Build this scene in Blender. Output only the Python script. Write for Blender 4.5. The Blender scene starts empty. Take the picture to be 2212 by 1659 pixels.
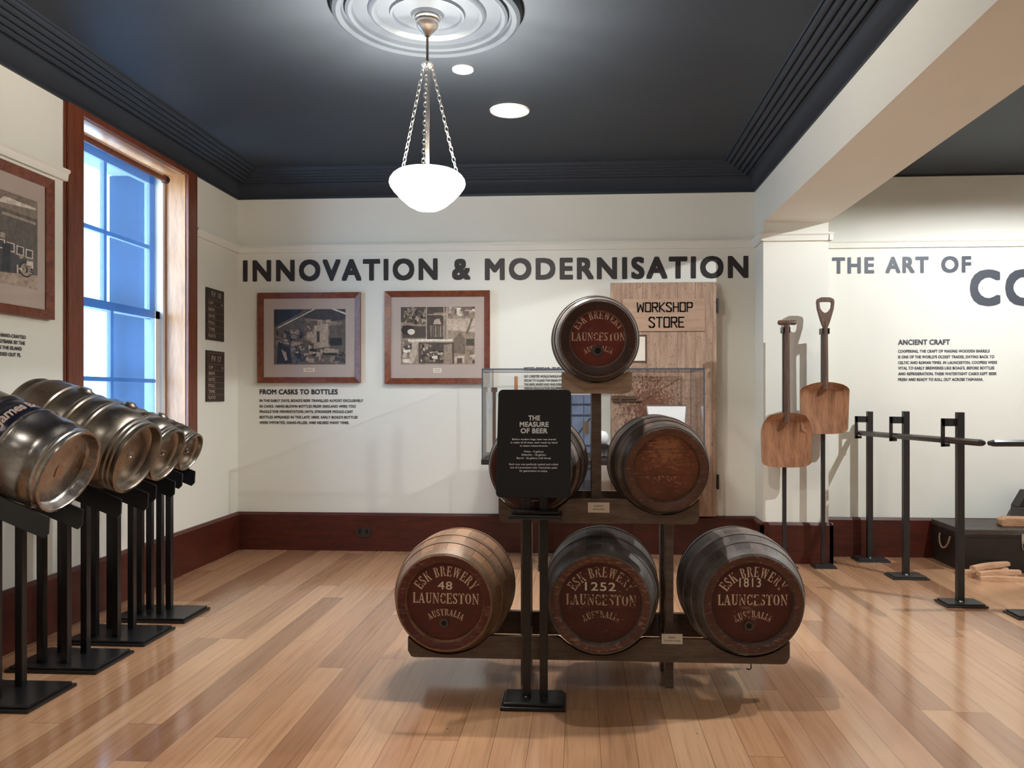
import bpy, math, random
from mathutils import Matrix, Vector, Euler
import numpy as np

# ---------------------------------------------------------------- camera, sky, lights, exposure
SC = bpy.context.scene
COL = SC.collection
R = math.radians
cam_d = bpy.data.cameras.new('camera')
cam_d.sensor_width = 36.0
cam_d.lens = 1720 / 2212 * 36.0
cam_d.shift_x = -45 / 2212
cam_d.shift_y = 25.5 / 2212
cam_d.clip_start = 0.05
cam_o = bpy.data.objects.new('camera', cam_d)
cam_o.location = (0, 0, 1.3)
cam_o.rotation_euler = (R(90), 0, R(3.46))
COL.objects.link(cam_o)
SC.camera = cam_o

SC.view_settings.view_transform = 'Standard'
SC.view_settings.look = 'None'
SC.view_settings.exposure = 0.0
SC.view_settings.gamma = 1.0
SC.view_settings.use_curve_mapping = False
SC.cycles.use_denoising = True
SC.cycles.max_bounces = 10
SC.cycles.transparent_max_bounces = 16
SC.cycles.sample_clamp_indirect = 6.0

world = bpy.data.worlds.new('sky')
SC.world = world
world.use_nodes = True
_bg = world.node_tree.nodes['Background']
_bg.inputs[0].default_value = (0.46, 0.70, 1.0, 1)
_bg.inputs[1].default_value = 26.0


def lamp(name, kind, loc, power, color=(1, 1, 1), radius=0.03, aim=None, spot=None, blend=0.4, size=None, portal=False):
    d = bpy.data.lights.new(name, kind)
    d.energy = power
    d.color = color
    if kind == 'AREA':
        d.shape = 'RECTANGLE'
        d.size, d.size_y = size
        if portal:
            d.cycles.is_portal = True
    else:
        d.shadow_soft_size = radius
    if spot:
        d.spot_size = R(spot)
        d.spot_blend = blend
    o = bpy.data.objects.new(name, d)
    o.location = loc
    if aim is not None:
        v = Vector(aim) - Vector(loc)
        o.rotation_euler = v.to_track_quat('-Z', 'Y').to_euler()
    COL.objects.link(o)
    return o


WARM = (1.0, 0.95, 0.88)
NEUT = (1.0, 0.98, 0.95)
# daylight enters through the one window; this portal only guides sampling
lamp('window_portal', 'AREA', (-3.22, 5.08, 1.9), 1, aim=(0, 5.08, 1.9), size=(1.2, 1.95), portal=True)
# ceiling downlights of the near bay (set in the ceiling in view or just above the top of the frame), then unseen fills
lamp('downlight_or_fill', 'SPOT', (0.18, 3.72, 3.12), 150, NEUT, 0.02, aim=(0.18, 3.72, 0), spot=120, blend=0.6)
lamp('downlight_or_fill', 'SPOT', (-0.461, 5.14, 3.12), 120, NEUT, 0.09, aim=(-0.461, 5.14, 0), spot=150, blend=0.6)
lamp('downlight_or_fill', 'SPOT', (-0.667, 4.475, 3.12), 25, NEUT, 0.04, aim=(-0.667, 4.475, 0), spot=150, blend=0.6)
for _x, _y, _p in ((-1.9, 1.3, 38), (0.3, 1.3, 38), (-1.9, -0.8, 30), (0.3, -0.8, 30)):  # unseen fill spots added above and behind the camera
    lamp('downlight_or_fill', 'SPOT', (_x, _y, 3.12), _p, WARM, 0.08, aim=(_x, _y + 0.5, 0), spot=140, blend=0.7)
# the far bay: one hard ceiling spotlight outside the frame on the right, a downlight by the wall, and added unseen fills
lamp('spotlight_beam', 'SPOT', (3.3, 4.5, 3.0), 285, (0.90, 0.95, 1.0), 0.02, aim=(3.3, 4.5, 0), spot=174, blend=0.2)
lamp('downlight_or_fill', 'SPOT', (3.1, 5.75, 3.05), 14, (0.95, 0.98, 1.0), 0.05, aim=(3.1, 5.75, 0), spot=110, blend=0.8)
lamp('downlight_or_fill', 'SPOT', (3.6, 3.0, 3.05), 14, NEUT, 0.10, aim=(3.2, 4.4, 0), spot=120, blend=0.7)  # soft fill added out of view for the far bay
lamp('downlight_or_fill', 'SPOT', (3.4, -0.6, 3.05), 30, NEUT, 0.10, aim=(3.4, -0.6, 0), spot=140, blend=0.7)  # another unseen fill, added behind the camera

# ---------------------------------------------------------------- materials
def new_mat(name):
    m = bpy.data.materials.new(name)
    m.use_nodes = True
    nt = m.node_tree
    b = nt.nodes['Principled BSDF']
    return m, nt, b


def srgb(r, g, b):
    def f(c):
        c /= 255.0
        return c / 12.92 if c <= 0.04045 else ((c + 0.055) / 1.055) ** 2.4
    return (f(r), f(g), f(b), 1.0)


def N(nt, t, **kw):
    n = nt.nodes.new(t)
    for k, v in kw.items():
        if k.startswith('i_'):
            key = k[2:]
            key = int(key) if key.isdigit() else key
            n.inputs[key].default_value = v
        else:
            setattr(n, k, v)
    return n


def LK(nt, a, b):
    nt.links.new(a, b)


def math_n(nt, op, a, b=None, c=None):
    n = nt.nodes.new('ShaderNodeMath')
    n.operation = op
    for i, v in enumerate((a, b, c)):
        if v is None:
            continue
        if isinstance(v, (int, float)):
            n.inputs[i].default_value = v
        else:
            nt.links.new(v, n.inputs[i])
    return n.outputs[0]


def ramp(nt, fac, stops):
    n = nt.nodes.new('ShaderNodeValToRGB')
    cr = n.color_ramp
    while len(cr.elements) < len(stops):
        cr.elements.new(0.5)
    for e, (p, c) in zip(cr.elements, stops):
        e.position = p
        e.color = c
    if fac is not None:
        nt.links.new(fac, n.inputs[0])
    return n.outputs[0]


def mixc(nt, fac, a, b, mode='MIX'):
    n = nt.nodes.new('ShaderNodeMix')
    n.data_type = 'RGBA'
    n.blend_type = mode
    for sock, v in ((n.inputs[0], fac), (n.inputs[6], a), (n.inputs[7], b)):
        if isinstance(v, (int, float)):
            sock.default_value = v
        elif isinstance(v, tuple):
            sock.default_value = v
        else:
            nt.links.new(v, sock)
    return n.outputs[2]


def coords(nt, scale=(1, 1, 1), kind='Object', loc=(0, 0, 0)):
    tc = nt.nodes.new('ShaderNodeTexCoord')
    mp = nt.nodes.new('ShaderNodeMapping')
    mp.inputs['Scale'].default_value = scale
    mp.inputs['Location'].default_value = loc
    nt.links.new(tc.outputs[kind], mp.inputs[0])
    return mp.outputs[0]


def noise(nt, vec, scale, detail=4, rough=0.55):
    n = nt.nodes.new('ShaderNodeTexNoise')
    n.inputs['Scale'].default_value = scale
    n.inputs['Detail'].default_value = detail
    n.inputs['Roughness'].default_value = rough
    if vec is not None:
        nt.links.new(vec, n.inputs['Vector'])
    return n.outputs[0]


def bump(nt, b, h, strength=0.2, dist=0.01):
    n = nt.nodes.new('ShaderNodeBump')
    n.inputs['Strength'].default_value = strength
    n.inputs['Distance'].default_value = dist
    nt.links.new(h, n.inputs['Height'])
    nt.links.new(n.outputs[0], b.inputs['Normal'])


def plain(name, col, rough=0.6, metal=0.0, var=0.12, vs=6.0, spec=0.5, bumps=0.0):
    m, nt, b = new_mat(name)
    v = coords(nt)
    n = noise(nt, v, vs, 5)
    lo = tuple(c * (1 - var) for c in col[:3]) + (1,)
    hi = tuple(min(1, c * (1 + var)) for c in col[:3]) + (1,)
    LK(nt, ramp(nt, n, [(0.3, lo), (0.7, hi)]), b.inputs['Base Color'])
    b.inputs['Roughness'].default_value = rough
    b.inputs['Metallic'].default_value = metal
    b.inputs['Specular IOR Level'].default_value = spec
    if bumps:
        bump(nt, b, noise(nt, v, vs * 12, 3), bumps, 0.002)
    return m


def wood(name, c1, c2, scale=(1, 1, 1), rough=0.45, freq=14, spec=0.5, wear=None, wear_amt=0.5):
    """streaky grain along the axis whose scale is small"""
    m, nt, b = new_mat(name)
    v = coords(nt, scale)
    n1 = noise(nt, v, freq, 6, 0.6)
    n2 = noise(nt, v, freq * 4, 4, 0.6)
    f = math_n(nt, 'ADD', math_n(nt, 'MULTIPLY', n1, 0.7), math_n(nt, 'MULTIPLY', n2, 0.3))
    col = ramp(nt, f, [(0.36, c1), (0.64, c2)])
    if wear:
        w = noise(nt, coords(nt), 9, 6, 0.7)
        col = mixc(nt, ramp(nt, w, [(wear_amt, (0, 0, 0, 1)), (wear_amt + 0.12, (1, 1, 1, 1))]), col, wear)
    LK(nt, col, b.inputs['Base Color'])
    b.inputs['Roughness'].default_value = rough
    b.inputs['Specular IOR Level'].default_value = spec
    bump(nt, b, f, 0.12, 0.003)
    return m


def floor_mat():
    m, nt, b = new_mat('floorboards')
    tc = N(nt, 'ShaderNodeTexCoord')
    sep = N(nt, 'ShaderNodeSeparateXYZ')
    LK(nt, tc.outputs['Object'], sep.inputs[0])
    W = 0.133
    xs = math_n(nt, 'DIVIDE', math_n(nt, 'ADD', sep.outputs[0], 20.012), W)
    row = math_n(nt, 'FLOOR', xs)
    fx = math_n(nt, 'FRACT', xs)
    wn = N(nt, 'ShaderNodeTexWhiteNoise', noise_dimensions='1D')
    LK(nt, row, wn.inputs['W'])
    off = math_n(nt, 'MULTIPLY', wn.outputs['Value'], 7.3)
    ys = math_n(nt, 'DIVIDE', math_n(nt, 'ADD', math_n(nt, 'ADD', sep.outputs[1], 20.0), off), 2.3)
    seg = math_n(nt, 'FLOOR', ys)
    fy = math_n(nt, 'FRACT', ys)
    cmb = N(nt, 'ShaderNodeCombineXYZ')
    LK(nt, row, cmb.inputs[0])
    LK(nt, seg, cmb.inputs[1])
    wb = N(nt, 'ShaderNodeTexWhiteNoise', noise_dimensions='2D')
    LK(nt, cmb.outputs[0], wb.inputs['Vector'])
    board = ramp(nt, wb.outputs['Value'], [(0.0, srgb(148, 106, 77)), (0.18, srgb(178, 134, 100)), (0.5, srgb(194, 150, 113)),
                                           (0.75, srgb(187, 141, 107)), (1.0, srgb(205, 163, 126))])
    # grain, shifted per board
    gv = N(nt, 'ShaderNodeCombineXYZ')
    LK(nt, math_n(nt, 'ADD', math_n(nt, 'MULTIPLY', sep.outputs[0], 30.0), math_n(nt, 'MULTIPLY', wb.outputs['Value'], 50.0)), gv.inputs[0])
    LK(nt, math_n(nt, 'MULTIPLY', sep.outputs[1], 0.9), gv.inputs[1])
    g = noise(nt, gv.outputs[0], 1.6, 7, 0.62)
    g2 = noise(nt, gv.outputs[0], 7.0, 3, 0.6)
    gg = math_n(nt, 'ADD', math_n(nt, 'MULTIPLY', g, 0.75), math_n(nt, 'MULTIPLY', g2, 0.25))
    col = mixc(nt, 1.0, board, ramp(nt, gg, [(0.28, (0.66, 0.60, 0.55, 1)), (0.5, (0.97, 0.96, 0.95, 1)), (0.72, (1.1, 1.1, 1.1, 1))]), 'MULTIPLY')
    # seams
    ex = math_n(nt, 'MINIMUM', fx, math_n(nt, 'SUBTRACT', 1.0, fx))
    sx = math_n(nt, 'LESS_THAN', ex, 0.010)
    ey = math_n(nt, 'MINIMUM', fy, math_n(nt, 'SUBTRACT', 1.0, fy))
    sy = math_n(nt, 'LESS_THAN', ey, 0.0008)
    seam = math_n(nt, 'MULTIPLY', math_n(nt, 'MAXIMUM', sx, sy), 0.55)
    # knots / specks
    vk = N(nt, 'ShaderNodeTexVoronoi', feature='F1')
    vk.inputs['Scale'].default_value = 3.0
    LK(nt, tc.outputs['Object'], vk.inputs['Vector'])
    kn = math_n(nt, 'MULTIPLY', math_n(nt, 'LESS_THAN', vk.outputs['Distance'], 0.016), 0.5)
    col = mixc(nt, math_n(nt, 'MAXIMUM', seam, kn), col, srgb(70, 42, 26))
    LK(nt, col, b.inputs['Base Color'])
    rg = math_n(nt, 'ADD', math_n(nt, 'MULTIPLY', wb.outputs['Value'], 0.10), 0.15)
    LK(nt, rg, b.inputs['Roughness'])
    b.inputs['Specular IOR Level'].default_value = 0.55
    b.inputs['Coat Weight'].default_value = 0.4
    b.inputs['Coat Roughness'].default_value = 0.13
    # boards are slightly cupped and tilted against each other
    geo = N(nt, 'ShaderNodeNewGeometry')
    tilt = math_n(nt, 'ADD', math_n(nt, 'MULTIPLY', math_n(nt, 'SUBTRACT', wb.outputs['Value'], 0.5), 0.022),
                  math_n(nt, 'MULTIPLY', math_n(nt, 'SUBTRACT', fx, 0.5), 0.012))
    wav = math_n(nt, 'MULTIPLY', math_n(nt, 'SUBTRACT', noise(nt, tc.outputs['Object'], 9.0, 2), 0.5), 0.014)
    tv = N(nt, 'ShaderNodeCombineXYZ')
    LK(nt, tilt, tv.inputs[0])
    LK(nt, wav, tv.inputs[1])
    ad = N(nt, 'ShaderNodeVectorMath', operation='ADD')
    LK(nt, geo.outputs['Normal'], ad.inputs[0])
    LK(nt, tv.outputs[0], ad.inputs[1])
    nz = N(nt, 'ShaderNodeVectorMath', operation='NORMALIZE')
    LK(nt, ad.outputs[0], nz.inputs[0])
    LK(nt, nz.outputs[0], b.inputs['Normal'])
    LK(nt, nz.outputs[0], b.inputs['Coat Normal'])
    return m


def stave_mat(name, c1, c2, cj, nst=24, rough=0.5, wear=None, wear_amt=0.6):
    m, nt, b = new_mat(name)
    tc = N(nt, 'ShaderNodeTexCoord')
    sep = N(nt, 'ShaderNodeSeparateXYZ')
    LK(nt, tc.outputs['Object'], sep.inputs[0])
    ang = math_n(nt, 'ARCTAN2', sep.outputs[2], sep.outputs[0])
    a = math_n(nt, 'MULTIPLY', math_n(nt, 'ADD', ang, math.pi), nst / (2 * math.pi))
    idx = math_n(nt, 'FLOOR', a)
    fr = math_n(nt, 'FRACT', a)
    wn = N(nt, 'ShaderNodeTexWhiteNoise', noise_dimensions='1D')
    LK(nt, idx, wn.inputs['W'])
    cv = N(nt, 'ShaderNodeCombineXYZ')
    LK(nt, math_n(nt, 'MULTIPLY', a, 1.4), cv.inputs[0])
    LK(nt, math_n(nt, 'MULTIPLY', sep.outputs[1], 3.0), cv.inputs[1])
    g = noise(nt, cv.outputs[0], 5.0, 6, 0.65)
    big = noise(nt, tc.outputs['Object'], 4.5, 5, 0.6)
    f = math_n(nt, 'ADD', math_n(nt, 'MULTIPLY', wn.outputs['Value'], 0.25),
               math_n(nt, 'ADD', math_n(nt, 'MULTIPLY', g, 0.45), math_n(nt, 'MULTIPLY', big, 0.4)))
    col = ramp(nt, f, [(0.35, c1), (0.75, c2)])
    if wear:
        col = mixc(nt, ramp(nt, noise(nt, tc.outputs['Object'], 14, 6, 0.75), [(wear_amt, (0, 0, 0, 1)), (wear_amt + .1, (1, 1, 1, 1))]), col, wear)
    e = math_n(nt, 'MINIMUM', fr, math_n(nt, 'SUBTRACT', 1.0, fr))
    j = math_n(nt, 'MULTIPLY', math_n(nt, 'LESS_THAN', e, 0.02), 0.7)
    LK(nt, mixc(nt, j, col, cj), b.inputs['Base Color'])
    b.inputs['Roughness'].default_value = rough
    bump(nt, b, f, 0.25, 0.004)
    return m


def head_mat(name, c1, c2, worn, amt, seed=0.0, rough=0.5, centre=None):
    m, nt, b = new_mat(name)
    tc = N(nt, 'ShaderNodeTexCoord')
    mp = N(nt, 'ShaderNodeMapping')
    mp.inputs['Location'].default_value = (seed, seed, seed)
    LK(nt, tc.outputs['Object'], mp.inputs[0])
    base = ramp(nt, noise(nt, mp.outputs[0], 7, 5), [(0.3, c1), (0.7, c2)])
    mp2 = N(nt, 'ShaderNodeMapping')
    mp2.inputs['Scale'].default_value = (1.0, 1.0, 3.2)
    mp2.inputs['Location'].default_value = (seed * 2, 0, seed)
    LK(nt, tc.outputs['Object'], mp2.inputs[0])
    w = noise(nt, mp2.outputs[0], 24, 8, 0.78)
    if centre is not None:
        sep = N(nt, 'ShaderNodeSeparateXYZ')
        LK(nt, tc.outputs['Object'], sep.inputs[0])
        dx = math_n(nt, 'SUBTRACT', sep.outputs[0], centre[0])
        dz = math_n(nt, 'SUBTRACT', sep.outputs[2], centre[1])
        d = math_n(nt, 'SQRT', math_n(nt, 'ADD', math_n(nt, 'MULTIPLY', dx, dx), math_n(nt, 'MULTIPLY', dz, dz)))
        w = math_n(nt, 'ADD', w, math_n(nt, 'MULTIPLY', math_n(nt, 'SUBTRACT', 1.0, math_n(nt, 'MINIMUM', 1.0, math_n(nt, 'DIVIDE', d, centre[2]))), 0.18))
    col = mixc(nt, ramp(nt, w, [(amt, (0, 0, 0, 1)), (amt + 0.07, (0.8, 0.8, 0.8, 1))]), base, worn)
    # board joints across the head
    sp = N(nt, 'ShaderNodeSeparateXYZ')
    LK(nt, tc.outputs['Object'], sp.inputs[0])
    fz = math_n(nt, 'FRACT', math_n(nt, 'MULTIPLY', math_n(nt, 'ADD', sp.outputs[2], 1.03), 9.0))
    jl = math_n(nt, 'MULTIPLY', math_n(nt, 'LESS_THAN', fz, 0.03), 0.5)
    col = mixc(nt, jl, col, (0.02, 0.01, 0.008, 1))
    LK(nt, col, b.inputs['Base Color'])
    b.inputs['Roughness'].default_value = rough
    bump(nt, b, w, 0.25, 0.003)
    return m


def paint_mat(name, col, amt, scale=60):
    """stencil paint, flaked away where the noise is high"""
    m, nt, b = new_mat(name)
    b.inputs['Base Color'].default_value = col
    b.inputs['Roughness'].default_value = 0.7
    v = coords(nt)
    w = math_n(nt, 'ADD', math_n(nt, 'MULTIPLY', noise(nt, v, scale, 4, 0.7), 0.55), math_n(nt, 'MULTIPLY', noise(nt, v, scale * 0.25, 3, 0.6), 0.45))
    a = ramp(nt, w, [(amt - 0.02, (1, 1, 1, 1)), (amt + 0.05, (0, 0, 0, 1))])
    LK(nt, a, b.inputs['Alpha'])
    return m


def glass_mat(name, tint=(1, 1, 1, 1), ior=1.5, rough=0.0):
    m = bpy.data.materials.new(name)
    m.use_nodes = True
    nt = m.node_tree
    for n in list(nt.nodes):
        if n.type != 'OUTPUT_MATERIAL':
            nt.nodes.remove(n)
    out = [n for n in nt.nodes if n.type == 'OUTPUT_MATERIAL'][0]
    tr = N(nt, 'ShaderNodeBsdfTransparent')
    tr.inputs[0].default_value = tint
    gl = N(nt, 'ShaderNodeBsdfGlossy')
    gl.inputs['Roughness'].default_value = rough
    lw = N(nt, 'ShaderNodeLayerWeight')
    lw.inputs[0].default_value = 0.5
    f0 = ((ior - 1) / (ior + 1)) ** 2
    fr = math_n(nt, 'ADD', f0, math_n(nt, 'MULTIPLY', math_n(nt, 'POWER', lw.outputs['Facing'], 5.0), 1 - f0))
    mx = N(nt, 'ShaderNodeMixShader')
    LK(nt, fr, mx.inputs[0])
    LK(nt, tr.outputs[0], mx.inputs[1])
    LK(nt, gl.outputs[0], mx.inputs[2])
    LK(nt, mx.outputs[0], out.inputs[0])
    return m


def blind_mat():
    m = bpy.data.materials.new('blind_fabric')
    m.use_nodes = True
    nt = m.node_tree
    for n in list(nt.nodes):
        if n.type != 'OUTPUT_MATERIAL':
            nt.nodes.remove(n)
    out = [n for n in nt.nodes if n.type == 'OUTPUT_MATERIAL'][0]
    v = coords(nt, (1, 420, 420))
    wv = noise(nt, v, 1.0, 2)
    c = ramp(nt, wv, [(0.35, (0.017, 0.034, 0.074, 1)), (0.65, (0.030, 0.058, 0.115, 1))])
    df = N(nt, 'ShaderNodeBsdfDiffuse')
    tl = N(nt, 'ShaderNodeBsdfTranslucent')
    LK(nt, c, df.inputs[0])
    LK(nt, c, tl.inputs[0])
    m1 = N(nt, 'ShaderNodeMixShader', i_0=0.45)
    LK(nt, df.outputs[0], m1.inputs[1])
    LK(nt, tl.outputs[0], m1.inputs[2])
    tr = N(nt, 'ShaderNodeBsdfTransparent')
    tr.inputs[0].default_value = (0.80, 0.90, 1.0, 1)
    m2 = N(nt, 'ShaderNodeMixShader')
    LK(nt, math_n(nt, 'ADD', 0.125, math_n(nt, 'MULTIPLY', wv, 0.07)), m2.inputs[0])
    LK(nt, m1.outputs[0], m2.inputs[1])
    LK(nt, tr.outputs[0], m2.inputs[2])
    LK(nt, m2.outputs[0], out.inputs[0])
    return m


def emit_mat(name, col, s):
    m, nt, b = new_mat(name)
    b.inputs['Base Color'].default_value = (0.8, 0.8, 0.8, 1)
    b.inputs['Emission Color'].default_value = col
    b.inputs['Emission Strength'].default_value = s
    return m


def steel_mat(name, col, r0, r1, stain=(0.30, 0.24, 0.19, 1), amt=0.55):
    m, nt, b = new_mat(name)
    v = coords(nt, (2.0, 9.0, 9.0))
    n = noise(nt, v, 2.2, 7, 0.65)
    n2 = noise(nt, coords(nt), 9, 6, 0.7)
    LK(nt, mixc(nt, ramp(nt, n2, [(amt - .12, (0, 0, 0, 1)), (amt + .15, (1, 1, 1, 1))]), col, stain), b.inputs['Base Color'])
    b.inputs['Metallic'].default_value = 1.0
    LK(nt, math_n(nt, 'ADD', r0, math_n(nt, 'MULTIPLY', n, r1 - r0)), b.inputs['Roughness'])
    bump(nt, b, n2, 0.02, 0.004)
    return m


def door_mat():
    m, nt, b = new_mat('weathered_door_boards')
    tc = N(nt, 'ShaderNodeTexCoord')
    sep = N(nt, 'ShaderNodeSeparateXYZ')
    LK(nt, tc.outputs['Object'], sep.inputs[0])
    v = coords(nt, (9, 1, 1.2))
    g = noise(nt, v, 4, 6, 0.6)
    base = ramp(nt, g, [(0.3, srgb(146, 118, 98)), (0.7, srgb(184, 154, 130))])
    # rust-coloured flaking in a patch of its own shape
    w = noise(nt, coords(nt, (1, 1, 0.7)), 70, 6, 0.75)
    zz = math_n(nt, 'SUBTRACT', 1.0, math_n(nt, 'MINIMUM', 1.0, math_n(nt, 'DIVIDE', math_n(nt, 'ABSOLUTE', math_n(nt, 'SUBTRACT', sep.outputs[2], 0.86)), 0.42)))
    xx = math_n(nt, 'SUBTRACT', 1.0, math_n(nt, 'MINIMUM', 1.0, math_n(nt, 'DIVIDE', math_n(nt, 'ABSOLUTE', math_n(nt, 'SUBTRACT', sep.outputs[0], -0.10)), 0.36)))
    mk = math_n(nt, 'ADD', w, math_n(nt, 'MULTIPLY', math_n(nt, 'MULTIPLY', zz, xx), 0.26))
    col = mixc(nt, ramp(nt, mk, [(0.60, (0, 0, 0, 1)), (0.63, (0.95, 0.95, 0.95, 1))]), base, srgb(112, 64, 40))
    fx = math_n(nt, 'FRACT', math_n(nt, 'MULTIPLY', math_n(nt, 'ADD', sep.outputs[0], 2.0), 7.1))
    col = mixc(nt, math_n(nt, 'MULTIPLY', math_n(nt, 'LESS_THAN', fx, 0.025), 0.6), col, srgb(80, 55, 40))
    LK(nt, col, b.inputs['Base Color'])
    b.inputs['Roughness'].default_value = 0.7
    bump(nt, b, mk, 0.2, 0.004)
    return m


M = {}
M['wall'] = plain('cream_wall_paint', srgb(229, 227, 215), 0.75, var=0.015, vs=1.5, spec=0.25)
M['ceil'] = plain('midnight_ceiling_paint', (0.023, 0.030, 0.041, 1), 0.5, var=0.05, vs=2, spec=0.28)
M['floor'] = floor_mat()
M['jarrah'] = wood('dark_red_stained_timber', srgb(60, 22, 15), srgb(84, 33, 21), (1, 1, 6), 0.4, 5)
M['arch'] = wood('red_brown_architrave_timber', srgb(94, 46, 28), srgb(126, 66, 40), (8, 8, 0.8), 0.4, 4)
M['jamb'] = wood('honey_jamb_timber', srgb(150, 98, 58), srgb(184, 126, 78), (8, 8, 0.7), 0.4, 4)
M['sash'] = plain('white_sash_paint', srgb(226, 226, 222), 0.5, var=0.02)
M['render'] = plain('grey_outer_render', srgb(80, 80, 82), 0.9, var=0.06)
M['glass'] = glass_mat('clear_glass', ior=1.22)
M['pane'] = glass_mat('window_glass', (0.96, 0.98, 0.98, 1))
M['blind'] = blind_mat()
M['black'] = plain('black_satin_steel', (0.010, 0.010, 0.011, 1), 0.28, var=0.1, spec=0.5)
M['blackmatt'] = plain('black_sign_board', (0.0125, 0.012, 0.0118, 1), 0.55, var=0.05, spec=0.3)
M['navyplate'] = plain('dark_blue_black_steel', (0.012, 0.014, 0.018, 1), 0.35, var=0.08)
M['white'] = plain('white_print', srgb(232, 232, 230), 0.6, var=0.0)
M['card'] = plain('cream_card', srgb(226, 214, 196), 0.7, var=0.03)
M['vinyl'] = plain('charcoal_vinyl', (0.022, 0.018, 0.018, 1), 0.5, var=0.02)
M['slatevinyl'] = plain('slate_vinyl', (0.050, 0.055, 0.070, 1), 0.5, var=0.02)
M['lamp'] = emit_mat('opal_glass_lit', (1.0, 0.95, 0.88, 1), 9.0)
M['led'] = emit_mat('downlight_lens_lit', (0.97, 1.0, 0.97, 1), 9.0)
M['nickel'] = plain('brushed_nickel', (0.62, 0.60, 0.58, 1), 0.28, 1.0, 0.08, 20)
M['bronze'] = plain('dark_bronze_rod', (0.16, 0.12, 0.10, 1), 0.35, 1.0, 0.1, 20)
M['frame'] = wood('red_cedar_frame', srgb(92, 44, 28), srgb(132, 72, 46), (4, 4, 4), 0.3, 6)
M['matboard'] = plain('warm_grey_mat_board', srgb(184, 168, 156), 0.8, var=0.02)
M['rack'] = wood('dark_brown_rack_timber', srgb(84, 69, 59), srgb(114, 96, 82), (1, 4, 8), 0.45, 4)
M['racktop'] = wood('painted_lit_rack_timber', srgb(158, 132, 110), srgb(192, 166, 142), (1, 4, 8), 0.5, 4)  # top board's brighter light painted in as a paler copy of the rack timber
M['door'] = door_mat()
M['signboard'] = wood('tan_door_sign_board', srgb(162, 132, 108), srgb(186, 154, 128), (1, 4, 9), 0.6, 3)
M['shaft'] = wood('worn_brown_ash', srgb(70, 51, 41), srgb(110, 81, 63), (12, 12, 0.8), 0.45, 3)
M['blade'] = wood('old_shovel_timber', srgb(116, 77, 51), srgb(168, 119, 84), (5, 5, 0.7), 0.5, 4, wear=srgb(92, 62, 44), wear_amt=0.6)
M['gunmetal'] = plain('gunmetal_stand', (0.040, 0.036, 0.034, 1), 0.35, 0.4, 0.12)
M['barwood'] = plain('dark_polished_bar', (0.045, 0.038, 0.034, 1), 0.25, 0.3, 0.15)
M['chest'] = wood('blackened_chest_timber', srgb(24, 18, 16), srgb(42, 31, 26), (1, 5, 6), 0.45, 5, wear=srgb(78, 58, 44), wear_amt=0.7)
M['chestlid'] = wood('greyed_chest_lid', srgb(50, 43, 38), srgb(80, 71, 62), (1, 6, 4), 0.5, 5)
M['stave'] = wood('fresh_oak', srgb(176, 132, 98), srgb(216, 172, 136), (1, 8, 8), 0.6, 5)
M['blockwood'] = wood('warm_block_wood', srgb(150, 108, 76), srgb(196, 150, 112), (1, 6, 6), 0.55, 5)
M['rope'] = plain('pale_rope', srgb(150, 122, 96), 0.9, var=0.2, vs=60)
M['ironhoop'] = plain('aged_iron_hoop', (0.11, 0.094, 0.084, 1), 0.40, 0.7, 0.35, 14)
M['greyhoop'] = plain('painted_grey_hoop', (0.15, 0.13, 0.115, 1), 0.40, 0.3, 0.35, 12)
M['rusthoop'] = plain('rusty_brown_hoop', (0.25, 0.16, 0.10, 1), 0.5, 0.1, 0.35, 12)
M['dark'] = plain('dark_hole', (0.006, 0.005, 0.005, 1), 0.8)
M['slate'] = plain('slate_blue_boards', srgb(112, 126, 148), 0.6, var=0.2, vs=9)
M['slatedk'] = plain('slate_shadow_print', srgb(52, 62, 80), 0.6, var=0.1)
M['photodoor'] = plain('brown_print', srgb(110, 88, 70), 0.6)
M['plaque'] = plain('brown_black_plaque', srgb(52, 38, 30), 0.6, var=0.2, vs=14)
M['chalk'] = paint_mat('chalky_lettering', srgb(176, 156, 134), 0.62, 50)
M['chalkline'] = plain('chalk_rule_lines', srgb(128, 108, 92), 0.8)
M['chrome'] = plain('polished_white_globe', srgb(235, 236, 236), 0.15)
SEP = [plain('sepia_tone', srgb(*c), 0.7, var=0.3, vs=40) for c in
       ((52, 44, 38), (84, 72, 62), (118, 102, 88), (152, 134, 116), (188, 170, 150), (222, 210, 192))]
BW = [plain('silver_print_tone', srgb(*c), 0.7, var=0.3, vs=40) for c in
      ((40, 44, 52), (66, 66, 70), (98, 90, 82), (134, 120, 106), (170, 152, 134), (214, 204, 190))]

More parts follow.
